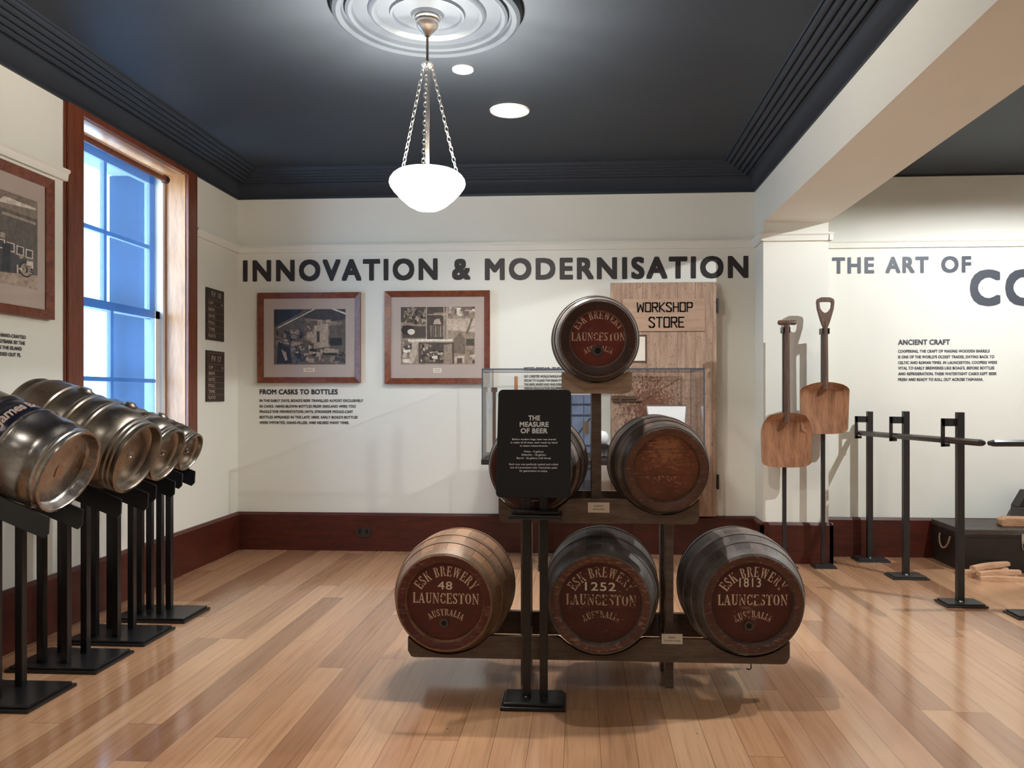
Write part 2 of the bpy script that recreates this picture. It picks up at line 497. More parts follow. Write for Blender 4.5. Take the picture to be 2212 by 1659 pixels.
# ---------------------------------------------------------------- mesh helpers
class MB:
    def __init__(self):
        self.v, self.f, self.m = [], [], []

    def add(self, verts, faces, mi=0, X=None):
        o = len(self.v)
        for p in verts:
            p = Vector(p)
            self.v.append(X @ p if X is not None else p)
        for f in faces:
            self.f.append([o + i for i in f])
            self.m.append(mi)
        return self

    def box(self, x0, x1, y0, y1, z0, z1, mi=0, X=None):
        vs = [(x, y, z) for z in (z0, z1) for y in (y0, y1) for x in (x0, x1)]
        fs = [(0, 2, 3, 1), (4, 5, 7, 6), (0, 1, 5, 4), (2, 6, 7, 3), (0, 4, 6, 2), (1, 3, 7, 5)]
        return self.add(vs, fs, mi, X)

    def lathe(self, prof, segs=32, mi=0, X=None, cap0=False, cap1=False):
        """prof: (radius, height) about local Z"""
        vs, fs = [], []
        n = len(prof)
        for k in range(segs):
            a = 2 * math.pi * k / segs
            for r, z in prof:
                vs.append((r * math.cos(a), r * math.sin(a), z))
        for k in range(segs):
            k2 = (k + 1) % segs
            for i in range(n - 1):
                fs.append((k * n + i, k2 * n + i, k2 * n + i + 1, k * n + i + 1))
        if cap0:
            fs.append([k * n for k in range(segs)][::-1])
        if cap1:
            fs.append([k * n + n - 1 for k in range(segs)])
        return self.add(vs, fs, mi, X)

    def cyl(self, r, z0, z1, segs=24, mi=0, X=None):
        return self.lathe([(r, z0), (r, z1)], segs, mi, X, True, True)

    def tube(self, pts, r, segs=8, mi=0, X=None, closed=False):
        pts = [Vector(p) for p in pts]
        n = len(pts)
        vs, fs = [], []
        up0 = None
        for i, p in enumerate(pts):
            a = pts[(i - 1) % n] if (closed or i > 0) else p
            b_ = pts[(i + 1) % n] if (closed or i < n - 1) else p
            t = (b_ - a).normalized()
            if up0 is None:
                up0 = Vector((0, 0, 1)) if abs(t.z) < 0.9 else Vector((1, 0, 0))
            s_ = t.cross(up0).normalized()
            u_ = s_.cross(t).normalized()
            up0 = u_
            for k in range(segs):
                q = 2 * math.pi * k / segs
                vs.append(p + s_ * (r * math.cos(q)) + u_ * (r * math.sin(q)))
        rng_ = n if closed else n - 1
        for i in range(rng_):
            j = (i + 1) % n
            for k in range(segs):
                k2 = (k + 1) % segs
                fs.append((i * segs + k, i * segs + k2, j * segs + k2, j * segs + k))
        if not closed:
            fs.append([k for k in range(segs)][::-1])
            fs.append([(n - 1) * segs + k for k in range(segs)])
        return self.add(vs, fs, mi, X)

    def prism(self, poly, z0, z1, mi=0, X=None):
        """polygon in local XY, extruded along local Z"""
        n = len(poly)
        vs = [(x, y, z0) for x, y in poly] + [(x, y, z1) for x, y in poly]
        fs = [list(range(n))[::-1], [n + i for i in range(n)]]
        for i in range(n):
            j = (i + 1) % n
            fs.append((i, j, n + j, n + i))
        return self.add(vs, fs, mi, X)

    def flat(self, poly, z=0.0, mi=0, X=None):
        return self.add([(x, y, z) for x, y in poly], [list(range(len(poly)))], mi, X)

    def build(self, name, mat, parent=None, smooth=None, bevel=0.0, loc=None):
        me = bpy.data.meshes.new(name)
        me.from_pydata([tuple(p) for p in self.v], [], self.f)
        mats = mat if isinstance(mat, (list, tuple)) else [mat]
        for m_ in mats:
            me.materials.append(m_)
        me.polygons.foreach_set('material_index', self.m)
        import bmesh
        bm = bmesh.new()
        bm.from_mesh(me)
        bmesh.ops.remove_doubles(bm, verts=bm.verts, dist=1e-6)
        if len(bm.faces) and name not in FLATNAMES:
            bmesh.ops.recalc_face_normals(bm, faces=bm.faces)
        bm.to_mesh(me)
        bm.free()
        if smooth is not None:
            me.polygons.foreach_set('use_smooth', [True] * len(me.polygons))
            me.set_sharp_from_angle(angle=R(smooth))
        me.update()
        o = bpy.data.objects.new(name, me)
        COL.objects.link(o)
        if parent is not None:
            o.parent = parent
        if loc is not None:
            o.location = loc
        if bevel:
            b = o.modifiers.new('bevel', 'BEVEL')
            b.width = bevel
            b.segments = 2
            b.limit_method = 'ANGLE'
            b.angle_limit = R(40)
        return o


FLATNAMES = {'lettering', 'heading', 'paragraph', 'stencilled_name', 'painted_number', 'photograph', 'printed_text', 'script_lettering', 'script_shadow', 'title_line', 'text_line'}


def tag(o, label, cat, group=None, kind=None):
    o['label'] = label
    o['category'] = cat
    if group:
        o['group'] = group
    if kind:
        o['kind'] = kind
    return o


def thing(name, label, cat, loc=(0, 0, 0), rot=(0, 0, 0), group=None, kind=None):
    o = bpy.data.objects.new(name, None)
    o.empty_display_size = 0.05
    o.location = loc
    o.rotation_euler = rot
    COL.objects.link(o)
    return tag(o, label, cat, group, kind)


def struct(name, mb, mat, label, cat, smooth=None, bevel=0.0):
    return tag(mb.build(name, mat, None, smooth, bevel), label, cat, kind='structure')


def copy_tree(o, parent=None):
    c = o.copy()
    COL.objects.link(c)
    if parent is not None:
        c.parent = parent
    for ch in list(o.children):
        copy_tree(ch, c)
    return c


def rrect(x0, x1, y0, y1, r, n=5, corners=(1, 1, 1, 1)):
    """rounded rectangle, corners: bl, br, tr, tl"""
    pts = []
    for k, (cx, cy, a0) in enumerate(((x0 + r, y0 + r, 180), (x1 - r, y0 + r, 270), (x1 - r, y1 - r, 0), (x0 + r, y1 - r, 90))):
        if corners[k]:
            for i in range(n + 1):
                a = R(a0 + 90 * i / n)
                pts.append((cx + r * math.cos(a), cy + r * math.sin(a)))
        else:
            pts.append(((x0, y0), (x1, y0), (x1, y1), (x0, y1))[k])
    return pts


# frame whose local x,y lie in a wall: +x to the reader's right, +y up, +z towards the reader
def on_back(x, y, z):
    return Matrix(((1, 0, 0, x), (0, 0, -1, y), (0, 1, 0, z), (0, 0, 0, 1)))


def on_left(x, y, z):
    return Matrix(((0, 0, 1, x), (1, 0, 0, y), (0, 1, 0, z), (0, 0, 0, 1)))


def text2d(s, bold=0.0, spacing=1.0):
    c = bpy.data.curves.new('tmp_text', 'FONT')
    c.body = s
    c.size = 1.0
    c.offset = bold
    c.space_character = spacing
    c.resolution_u = 4
    o = bpy.data.objects.new('tmp_text', c)
    COL.objects.link(o)
    dg = bpy.context.evaluated_depsgraph_get()
    me = bpy.data.meshes.new_from_object(o.evaluated_get(dg))
    vs = [(p.co.x, p.co.y) for p in me.vertices]
    fs = [list(p.vertices) for p in me.polygons]
    bpy.data.objects.remove(o)
    bpy.data.curves.remove(c)
    bpy.data.meshes.remove(me)
    return vs, fs


def fit_text(mb, s, x0, y0, w, h, bold=0.0, align='L', spacing=1.0, X=None, mi=0, slant=0.0):
    """all-capital text set into a box: width w (None keeps the letter shape), cap height h, baseline y0"""
    vs, fs = text2d(s, 0.0, spacing)
    b = bold
    xs = [p[0] for p in vs]
    cap = 0.70 + 2 * b
    sy = h / cap
    sx = (w / (max(xs) - min(xs) + 2 * b)) if w else sy
    wid = (max(xs) - min(xs) + 2 * b) * sx
    off = {'L': 0, 'C': -wid / 2, 'R': -wid}[align]
    mx = min(xs) - b
    shifts = [(0, 0)]
    if b > 0:
        shifts += [(b * math.cos(R(a)), b * math.sin(R(a))) for a in ((45, 135, 225, 315) if b < .03 else range(0, 360, 45))]
        if b >= .03:                                   # square the corners of upright strokes
            shifts += [(sx_ * b, sy_ * b) for sx_ in (-.92, .92) for sy_ in (-.92, .92)]
    for k, (dx, dy) in enumerate(shifts):
        z = k * 2e-6
        mb.add([(x0 + off + (x + dx - mx) * sx + slant * (y + dy + b) * sy, y0 + (y + dy + b) * sy, z) for x, y in vs], fs, mi, X)
    return wid


# ---------------------------------------------------------------- stencil alphabet (unit height)
def arcband(cx, cy, rx, ry, a0, a1, t0, t1, n=9):
    """band of an ellipse whose width goes from thin (top/bottom, t0) to thick (sides, t1)"""
    out, inn = [], []
    for i in range(n + 1):
        a = R(a0 + (a1 - a0) * i / n)
        t = t0 + (t1 - t0) * abs(math.cos(a)) ** 1.5
        out.append((cx + rx * math.cos(a), cy + ry * math.sin(a)))
        inn.append((cx + (rx - t) * math.cos(a), cy + (ry - min(t, t0 * 1.2)) * math.sin(a)))
    return out + inn[::-1]


def q(x0, y0, x1, y1):
    return [(x0, y0), (x1, y0), (x1, y1), (x0, y1)]


def slash(xb, xt, y0, y1, t):
    return [(xb, y0), (xb + t, y0), (xt + t, y1), (xt, y1)]


def serif_stem(x, t=.2):
    return [q(x, 0, x + t, 1), q(x - .07, 0, x + t + .07, .07), q(x - .07, .93, x + t + .07, 1)]


GLY = {
    'E': (.72, serif_stem(.08) + [q(.35, .92, .7, 1), [(.56, .92), (.7, .68), (.7, .92)], q(.35, 0, .72, .08), [(.58, .08), (.72, .08), (.72, .32)],
                                  q(.35, .46, .54, .54), [(.5, .38), (.56, .38), (.56, .62), (.5, .62)]]),
    'S': (.62, [arcband(.31, .73, .28, .27, 20, 200, .08, .18), arcband(.31, .27, .28, .27, 200, 380, .08, .18),
                [(.08, .62), (.26, .64), (.54, .40), (.54, .3), (.36, .36), (.1, .56)], q(.5, .76, .57, 1), q(.05, 0, .12, .24)]),
    'K': (.80, serif_stem(.08) + [slash(.33, .62, .46, .95, .09), slash(.36, .36, .5, .5, .05), [(.40, .56), (.54, .66), (.78, .06), (.58, .06)],
                                  q(.54, 0, .84, .07), q(.54, .93, .80, 1)]),
    'B': (.72, serif_stem(.08) + [arcband(.36, .75, .30, .25, -80, 80, .07, .19), arcband(.36, .26, .34, .26, -80, 80, .07, .2)]),
    'R': (.80, serif_stem(.08) + [arcband(.36, .74, .32, .26, -80, 80, .07, .2), [(.42, .46), (.58, .46), (.80, .04), (.60, .04)], q(.60, 0, .86, .07)]),
    'W': (1.08, [slash(.26, .06, .03, .97, .17), slash(.30, .50, .1, .97, .07), slash(.70, .50, .03, .97, .17), slash(.76, .94, .1, .97, .07),
                 q(0, .93, .32, 1), q(.44, .93, .76, 1), q(.86, .93, 1.08, 1)]),
    'Y': (.80, [[(.02, .97), (.22, .97), (.42, .5), (.3, .42)], slash(.46, .66, .5, .97, .08), q(.3, 0, .5, .44), q(.22, 0, .58, .07),
                q(-.03, .93, .28, 1), q(.56, .93, .84, 1)]),
    'L': (.66, serif_stem(.08) + [q(.35, 0, .68, .08), [(.54, .08), (.68, .08), (.68, .36)]]),
    'A': (.80, [slash(.06, .32, .03, .92, .08), [(.44, .97), (.32, .97), (.54, .03), (.76, .03)], q(.24, .28, .50, .35), q(-.03, 0, .24, .07), q(.46, 0, .84, .07)]),
    'U': (.80, [q(.10, .3, .29, .97), arcband(.40, .30, .30, .30, 185, 350, .08, .19), q(.63, .3, .70, .97), q(.02, .93, .37, 1), q(.54, .93, .80, 1)]),
    'N': (.86, [q(.12, .0, .19, .97), [(.02, 1), (.24, 1), (.76, .06), (.76, 0), (.68, 0)], q(.70, .2, .77, .97), q(.03, 0, .28, .07), q(.60, .93, .86, 1)]),
    'C': (.74, [arcband(.40, .5, .36, .5, 40, 172, .08, .2), arcband(.40, .5, .36, .5, 188, 320, .08, .2), q(.66, .66, .72, .98), q(.66, .04, .72, .3)]),
    'T': (.76, [q(.28, .0, .48, .9), q(.18, 0, .58, .07), q(.04, .92, .26, 1), q(.5, .92, .72, 1), [(.02, 1), (.02, .66), (.10, .92)], [(.74, 1), (.74, .66), (.66, .92)]]),
    'O': (.80, [arcband(.40, .5, .38, .5, 98, 262, .08, .2), arcband(.40, .5, .38, .5, -82, 82, .08, .2)]),
    'I': (.40, serif_stem(.1)),
    ' ': (.40, []),
}


def stencil_width(s, gap=.10):
    return sum(GLY[c][0] + gap for c in s) - gap


def stencil_line(mb, s, cx, y, h, width, X=None):
    sx = width / stencil_width(s)
    x = cx - width / 2
    for c in s:
        w, polys = GLY[c]
        for p in polys:
            mb.flat([(x + a * sx, y + b * h) for a, b in p], 0, 0, X)
        x += (w + .10) * sx


def stencil_arc(mb, s, cx, cy, rad, h, a_l, a_r, X=None):
    """letters fanned along an arc; a_l, a_r in degrees (left, right), baseline on the arc"""
    tot = stencil_width(s)
    arc = R(a_l - a_r) * rad
    sx = arc / tot
    x = 0
    for c in s:
        w, polys = GLY[c]
        mid = (x + w / 2) * sx
        a = R(a_l) - mid / rad
        ux, uy = math.cos(a), math.sin(a)          # outward
        tx, ty = math.sin(a), -math.cos(a)         # to the right
        bx, by = cx + rad * ux, cy + rad * uy
        for p in polys:
            mb.flat([(bx + tx * (g - w / 2) * sx + ux * k * h, by + ty * (g - w / 2) * sx + uy * k * h) for g, k in p], 0, 0, X)
        x += w + .10


# ---------------------------------------------------------------- the room
XL, YB, XR = -2.91, 6.60, 5.4
YF = -2.8
ZC, ZW = 3.15, 2.963
ZR = 3.08
BX0, BX1, BZ = 1.418, 1.916, 2.648
PY = 6.30
WY0, WY1, WZ0, WZ1 = 4.46, 5.70, 0.88, 2.925
WT = 0.55

struct('floor', MB().box(XL - .6, XR + .2, YF - .2, YB + .2, -0.12, 0), M['floor'], 'glossy honey-brown timber floorboards running towards the back wall', 'floor')
w = MB()
w.box(XL - WT, XL, YF - .1, WY0, 0, 3.4)
w.box(XL - WT, XL, WY1, YB + .2, 0, 3.4)
w.box(XL - WT, XL, WY0, WY1, 0, WZ0 - .03)
w.box(XL - WT, XL, WY0, WY1, WZ1, 3.4)
struct('wall_left', w, M['wall'], 'cream left wall with the tall window', 'wall')
struct('wall_back', MB().box(XL, XR + .2, YB, YB + .2, 0, 3.4), M['wall'], 'cream back wall carrying the large headings', 'wall')
struct('wall_right', MB().box(XR, XR + .2, YF - .1, YB, 0, 3.4), M['wall'], 'cream right wall beyond the frame', 'wall')
struct('wall_front', MB().box(XL, XR + .2, YF - .2, YF, 0, 3.4), M['wall'], 'cream wall behind the camera', 'wall')
struct('ceiling', MB().box(XL - .1, BX0, YF - .1, YB, ZC, ZC + .15).box(BX1, XR, YF - .1, YB, ZR, ZR + .25),
       M['ceil'], 'midnight blue-black painted ceiling', 'ceiling')
struct('pilaster', MB().box(BX0, BX1, PY, YB, 0, BZ), M['wall'], 'cream pilaster under the beam, behind the two shovels', 'pilaster')
struct('ceiling_beam', MB().box(BX0, BX1, YF, YB, BZ, 3.4), M['wall'], 'deep cream beam dividing the two ceilings', 'beam')

# cornice swept round the near bay
prof = [(0, ZW), (.016, ZW), (.018, ZW + .018), (.026, ZW + .022), (.068, 3.078), (.082, 3.078)]
d0, d1, nb = .085, .285, 5
for k in range(nb):
    a_, b_ = d0 + (d1 - d0) * k / nb, d0 + (d1 - d0) * (k + .86) / nb
    zb = 3.088 + .05 * k / (nb - 1)
    for i in range(6):
        t_ = i / 5
        prof.append((a_ + (b_ - a_) * t_, zb - .016 * math.sin(math.pi * t_)))
    prof.append((d0 + (d1 - d0) * (k + .93) / nb, zb + .012))
prof += [(.290, 3.140), (.300, ZC + .002), (0, ZC + .002)]
cn = MB()
path = [lambda d: (XL + d, YF), lambda d: (XL + d, YB - d), lambda d: (BX0 - d, YB - d), lambda d: (BX0 - d, YF)]
n_ = len(prof)
vs = []
for fn in path:
    for d, z in prof:
        x, y = fn(d)
        vs.append((x, y, z))
fs = []
for s_ in range(3):
    for i in range(n_ - 1):
        fs.append((s_ * n_ + i, (s_ + 1) * n_ + i, (s_ + 1) * n_ + i + 1, s_ * n_ + i + 1))
cn.add(vs, fs)
struct('trim_1', cn, M['ceil'], 'reeded midnight-blue cornice round the near ceiling', 'cornice', smooth=50)
struct('trim_2', MB().box(BX1, XR, YB - .012, YB, ZR - .012, ZR).box(BX1, BX1 + .012, YF, YB - .012, ZR - .012, ZR), M['ceil'],
       'thin dark bead where the right ceiling meets the wall', 'cornice')


def rail_profile(mb, p0, p1, nrm, z0, z1, d):
    """moulded strip from p0 to p1 (xy), standing d off the wall"""
    h_ = z1 - z0
    pr = [(0, z0), (d * .55, z0), (d * .62, z0 + h_ * .25), (d * .7, z0 + h_ * .62), (d, z0 + h_ * .8), (d, z1), (0, z1)]
    vs, n = [], len(pr)
    for p in (p0, p1):
        for dd, z in pr:
            vs.append((p[0] + nrm[0] * dd, p[1] + nrm[1] * dd, z))
    fs = [(i, n + i, n + (i + 1) % n, (i + 1) % n) for i in range(n)]
    fs += [list(range(n))[::-1], [n + i for i in range(n)]]
    mb.add(vs, fs)


RZ0, RZ1 = 2.508, 2.570
rl = MB()
rail_profile(rl, (XL, YF), (XL, WY0 - .135), (1, 0), RZ0, RZ1, .038)
rail_profile(rl, (XL, WY1 + .135), (XL, YB), (1, 0), RZ0, RZ1, .038)
struct('trim_3', rl, M['wall'], 'cream picture rail on the left wall', 'picture rail')
rl = MB()
rail_profile(rl, (XL, YB), (BX0, YB), (0, -1), RZ0, RZ1, .034)
rail_profile(rl, (BX1, YB), (XR, YB), (0, -1), RZ0 - .012, RZ1 - .012, .034)
struct('trim_4', rl, M['wall'], 'cream picture rail on the back wall', 'picture rail')
rl = MB()
rail_profile(rl, (BX0 - .03, PY), (BX1 + .03, PY), (0, -1), RZ0 - .005, RZ1 - .005, .034)
rail_profile(rl, (BX0, YB), (BX0, PY - .03), (-1, 0), RZ0 - .005, RZ1 - .005, .034)
rail_profile(rl, (BX1, YB), (BX1, PY - .03), (1, 0), RZ0 - .005, RZ1 - .005, .034)
struct('trim_5', rl, M['wall'], 'cream picture rail wrapped round the pilaster', 'picture rail')


def skirt(mb, p0, p1, nrm, h=.318, d=.028):
    pr = [(0, 0), (d, 0), (d, h - .02), (d * .45, h), (0, h)]
    vs, n = [], len(pr)
    for p in (p0, p1):
        for dd, z in pr:
            vs.append((p[0] + nrm[0] * dd, p[1] + nrm[1] * dd, z))
    fs = [(i, n + i, n + (i + 1) % n, (i + 1) % n) for i in range(n)]
    fs += [list(range(n))[::-1], [n + i for i in range(n)]]
    mb.add(vs, fs)


b = MB(); skirt(b, (XL, YF), (XL, YB), (1, 0))
struct('baseboard_left', b, M['jarrah'], 'tall dark red timber baseboard along the left wall', 'baseboard')
b = MB(); skirt(b, (XL, YB), (BX0, YB), (0, -1)); skirt(b, (BX1, YB), (XR, YB), (0, -1))
struct('baseboard_back', b, M['jarrah'], 'tall dark red timber baseboard along the back wall', 'baseboard')
b = MB(); skirt(b, (BX0 - .028, PY), (BX1 + .028, PY), (0, -1)); skirt(b, (BX0, YB), (BX0, PY - .028), (-1, 0)); skirt(b, (BX1, YB), (BX1, PY - .028), (1, 0))
struct('baseboard_pilaster', b, M['jarrah'], 'dark red timber baseboard wrapped round the pilaster', 'baseboard')

# ceiling rose
prof = [(0.0, -.030), (.050, -.030), (.070, -.040), (.080, -.024), (.095, -.022), (.160, -.020), (.166, -.030), (.176, -.030), (.182, -.018), (.240, -.016),
        (.250, -.028), (.262, -.034), (.276, -.028), (.284, -.016), (.350, -.016), (.356, -.034), (.372, -.040), (.386, -.034), (.390, -.020), (.402, -.020),
        (.406, -.040), (.428, -.048), (.446, -.038), (.455, -.010), (.455, 0)]
rose = MB().lathe([(r_, z_) for r_, z_ in prof], 96, 0, Matrix.Translation((-.735, 3.78, ZC)))
struct('trim_6', rose, M['ceil'], 'round plaster ceiling rose with concentric rings above the pendant', 'ceiling rose', smooth=35)

# window
win = thing('window_1', 'tall timber-framed sash window in the left wall', 'window', (XL, (WY0 + WY1) / 2, WZ0), kind='structure')
wi = Matrix.Translation((-XL, -(WY0 + WY1) / 2, -WZ0))
a = MB()
AW = .135
a.box(XL, XL + .028, WY0 - AW, WY0, WZ0 - .04, ZW, 0, wi)
a.box(XL, XL + .028, WY1, WY1 + AW, WZ0 - .04, ZW, 0, wi)
a.box(XL, XL + .028, WY0, WY1, WZ1, ZW, 0, wi)
a.box(XL, XL + .012, WY0 - AW - .012, WY0 - AW, WZ0 - .04, ZW, 0, wi)
a.box(XL, XL + .012, WY1 + AW, WY1 + AW + .012, WZ0 - .04, ZW, 0, wi)
a.build('architrave', M['arch'], win, bevel=.004)
a = MB()
JX = XL - .15
a.box(JX, XL + .002, WY0 - .02, WY0 + .004, WZ0, WZ1 + .02, 0, wi)
a.box(JX, XL + .002, WY1 - .004, WY1 + .02, WZ0, WZ1 + .02, 0, wi)
a.box(JX, XL + .002, WY0, WY1, WZ1 - .004, WZ1 + .02, 0, wi)
a.build('jamb_lining', M['jamb'], win)
MB().box(JX, XL + .03, WY0 - AW, WY1 + AW, WZ0 - .04, WZ0, 0, wi).build('sill', M['arch'], win, bevel=.005)


def sash(xc, z0, z1, rows, name):
    s_ = MB()
    x0, x1 = xc - .02, xc + .02
    y0, y1 = WY0 + .035, WY1 - .035
    s_.box(x0, x1, y0, y0 + .055, z0, z1, 0, wi).box(x0, x1, y1 - .055, y1, z0, z1, 0, wi)
    s_.box(x0, x1, y0, y1, z0, z0 + .055, 0, wi).box(x0, x1, y0, y1, z1 - .055, z1, 0, wi)
    ym = (y0 + y1) / 2
    s_.box(x0 + .006, x1 - .006, ym - .016, ym + .016, z0, z1, 0, wi)
    for i in range(1, rows):
        zm = z0 + (z1 - z0) * i / rows
        s_.box(x0 + .006, x1 - .006, y0, y1, zm - .014, zm + .014, 0, wi)
    o = s_.build(name, M['sash'], win)
    MB().box(xc - .002, xc + .002, y0 + .01, y1 - .01, z0 + .01, z1 - .01, 0, wi).build('glass_pane', M['pane'], o)
    return o


sash(-3.150, 1.862, 2.90, 2, 'upper_sash')
sash(-3.104, .90, 1.916, 2, 'lower_sash')
a = MB()
a.box(-3.20, JX, WY0 - .02, WY0 + .036, WZ0 - .02, WZ1, 0, wi).box(-3.20, JX, WY1 - .036, WY1 + .02, WZ0 - .02, WZ1, 0, wi)
a.box(-3.20, JX, WY0, WY1, 2.90, WZ1 + .01, 0, wi).box(-3.20, JX, WY0, WY1, WZ0 - .03, .905, 0, wi)
a.build('box_frame', M['sash'], win)
a = MB()
a.box(XL - WT - .02, -3.20, WY0 - .05, WY0 + .012, WZ0 - .05, WZ1, 0, wi).box(XL - WT - .02, -3.20, WY1 - .012, WY1 + .05, WZ0 - .05, WZ1, 0, wi)
a.box(XL - WT - .05, -3.20, WY0 - .05, WY1 + .05, WZ0 - .09, WZ0 - .03, 0, wi)
a.build('outer_reveal', M['render'], win)

# roller blind
bl = thing('roller_blind', 'blue translucent roller blind drawn down over the window', 'blind', (-3.0, 5.05, 2.862))
MB().lathe([(0, 0), (.021, 0), (.021, 1.09), (0, 1.09)], 20, 0, Matrix.Translation((0, -.56, 0)) @ Matrix.Rotation(R(-90), 4, 'X')).build('roller', M['arch'], bl, smooth=40)
fb = MB()
vs, fs = [], []
nz, ny = 12, 24
for i in range(nz + 1):
    for j in range(ny + 1):
        y = -.555 + .985 * j / ny
        z = -1.93 * i / nz
        vs.append((-.018 + .002 * math.sin(j * .9 + i * .35), y, z))
for i in range(nz):
    for j in range(ny):
        p = i * (ny + 1) + j
        fs.append((p, p + 1, p + ny + 2, p + ny + 1))
fb.add(vs, fs)
fb.build('fabric', M['blind'], bl, smooth=60)
MB().box(-.03, -.006, -.555, .43, -1.955, -1.925).build('hem_bar', M['black'], bl)
for y_ in (-.585, .535):
    MB().lathe([(0, -.012), (.030, -.012), (.032, 0), (.028, .014), (0, .014)], 16, 0, Matrix.Translation((0, y_, 0)) @ Matrix.Rotation(R(90), 4, 'X')).build('bracket', M['black'], bl, smooth=40)

# ---------------------------------------------------------------- pendant lamp and downlights
LX, LY = -.735, 3.78
pl = thing('pendant_lamp', 'lit white glass bowl lamp hanging on three chains from ceiling rose', 'lamp', (LX, LY, ZC))
zb = 2.19 - ZC
bowl = [(0, 0), (.030, 0), (.055, .003), (.088, .020), (.126, .052), (.160, .088), (.177, .112), (.182, .128), (.178, .146), (.166, .163), (.150, .176), (.144, .179),
        (.146, .173), (.160, .160), (.171, .144), (.175, .128), (.170, .114), (.154, .092), (.120, .057), (.083, .027), (.05, .011), (0, .007)]
MB().lathe([(r_, z_ + zb) for r_, z_ in bowl], 64).build('glass_bowl', M['lamp'], pl, smooth=60)
MB().lathe([(0, -.028), (.058, -.028), (.061, -.046), (.050, -.052), (.055, -.060), (.054, -.074), (.046, -.088), (.022, -.112), (.012, -.128), (0, -.128)], 40).build('canopy', M['nickel'], pl, smooth=35)
MB().cyl(.006, -.270, -.12, 12).build('stem', M['bronze'], pl, smooth=40)
MB().lathe([(0, -.248), (.010, -.249), (.028, -.258), (.030, -.266), (.023, -.275), (.008, -.278), (.008, -.294), (0, -.294)], 28).build('collar', M['nickel'], pl, smooth=35)
MB().cyl(.0095, zb + .10, -.288, 14).build('conduit', M['nickel'], pl, smooth=40)


def link(mb, c, t, s, L=.030, W=.016, r=.0022):
    pts = []
    for i in range(14):
        a_ = 2 * math.pi * i / 14
        pts.append(c + t * (L * .5 * math.sin(a_)) + s * (W * .5 * math.cos(a_)))
    mb.tube(pts, r, 5, 0, None, True)


for k in range(3):
    ang = R((274, 34, 154)[k])
    p0 = Vector((.025 * math.cos(ang), .025 * math.sin(ang), -.268))
    p1 = Vector((.163 * math.cos(ang), .163 * math.sin(ang), zb + .168))
    t = (p1 - p0).normalized()
    s1 = t.cross(Vector((0, 0, 1))).normalized()
    s2 = t.cross(s1)
    ln = (p1 - p0).length
    nl = int(ln / .0245)
    ch = MB()
    for i in range(nl + 1):
        link(ch, p0 + t * (ln * i / nl), t, s1 if i % 2 else s2)
    ch.build('chain', M['nickel'], pl, smooth=60)
lamp('pendant_bulb', 'POINT', (LX, LY, 2.345), 150, (1.0, 0.93, 0.84), 0.05)
lamp('pendant_uplight', 'SPOT', (LX, LY, 2.345), 600, (1.0, 0.84, 0.64), 0.05, aim=(LX, LY, 3), spot=125, blend=1.0)
lamp('pendant_bowl_glow', 'POINT', (LX, LY, 2.15), 40, (1.0, 0.95, 0.89), 0.10)

for nm, x_, y_, r_, lab in (('downlight', -.461, 5.14, .120, 'large bright round ceiling downlight nearest the back wall'),
                            ('downlight', -.667, 4.475, .056, 'small bright round ceiling downlight beside the rose')):
    o = thing(nm, lab, 'downlight', (x_, y_, ZC), group='round ceiling downlights')
    MB().lathe([(r_ * .96, -.001), (r_ * 1.08, -.001), (r_ * 1.06, -.008), (r_ * .96, -.006)], 40).build('rim', M['sash'], o, smooth=40)
    MB().lathe([(0, -.006), (r_ * .98, -.005), (r_ * .98, -.001)], 40, cap1=True).build('diffuser', M['led'], o, smooth=40)

# ---------------------------------------------------------------- wall lettering
FLATNAMES.add('lettering_word')
EPS = .003
HX = on_back(0, YB - EPS, 0)


def wall_words(label, words, mat, base):
    o = thing('wall_lettering', label, 'lettering', base)
    inv = Matrix.Translation(-Vector(base))
    for t_, x_, z_, w_, h_, b_, sp_ in words:
        mb = MB()
        fit_text(mb, t_, x_, z_, w_, h_, b_, X=inv @ HX, spacing=sp_)
        mb.build('lettering_word', mat, o)


wall_words('large dark heading INNOVATION & MODERNISATION along the back wall',
           (('INNOVATION', -2.864, 2.268, 1.668, .186, .042, 1.24), ('&', -1.076, 2.268, .158, .184, .042, 1), ('MODERNISATION', -.800, 2.262, 2.165, .186, .042, 1.22)),
           M['vinyl'], (-.75, YB, 2.262))
wall_words('slate heading THE ART OF with a bigger second line cut off at the right',
           (('THE', 2.034, 2.290, .334, .136, .036, 1.2), ('ART', 2.458, 2.290, .338, .136, .036, 1.2), ('OF', 2.896, 2.290, .233, .136, .036, 1.2),
            ('COOPERING', 3.119, 2.022, 2.22, .296, .040, 1.2)),
           M['slatevinyl'], (3.1, YB, 2.022))


def wall_panel(label, head, hx, hz, hw, hh, lines, lx, ws, zs, lh, X, mat):
    o = thing('wall_text', label, 'text panel', X @ Vector((lx, zs[-1], 0)))
    inv = Matrix.Translation(-(X @ Vector((lx, zs[-1], 0))))
    if head:
        m_ = MB()
        fit_text(m_, head, hx, hz, hw, hh, .035, X=inv @ X, spacing=1.05)
        m_.build('heading', mat, o)
    m_ = MB()
    for s_, w_, z_ in zip(lines, ws, zs):
        fit_text(m_, s_, lx, z_, w_, lh, .030, X=inv @ X, spacing=1.05)
    m_.build('paragraph', mat, o)
    return o


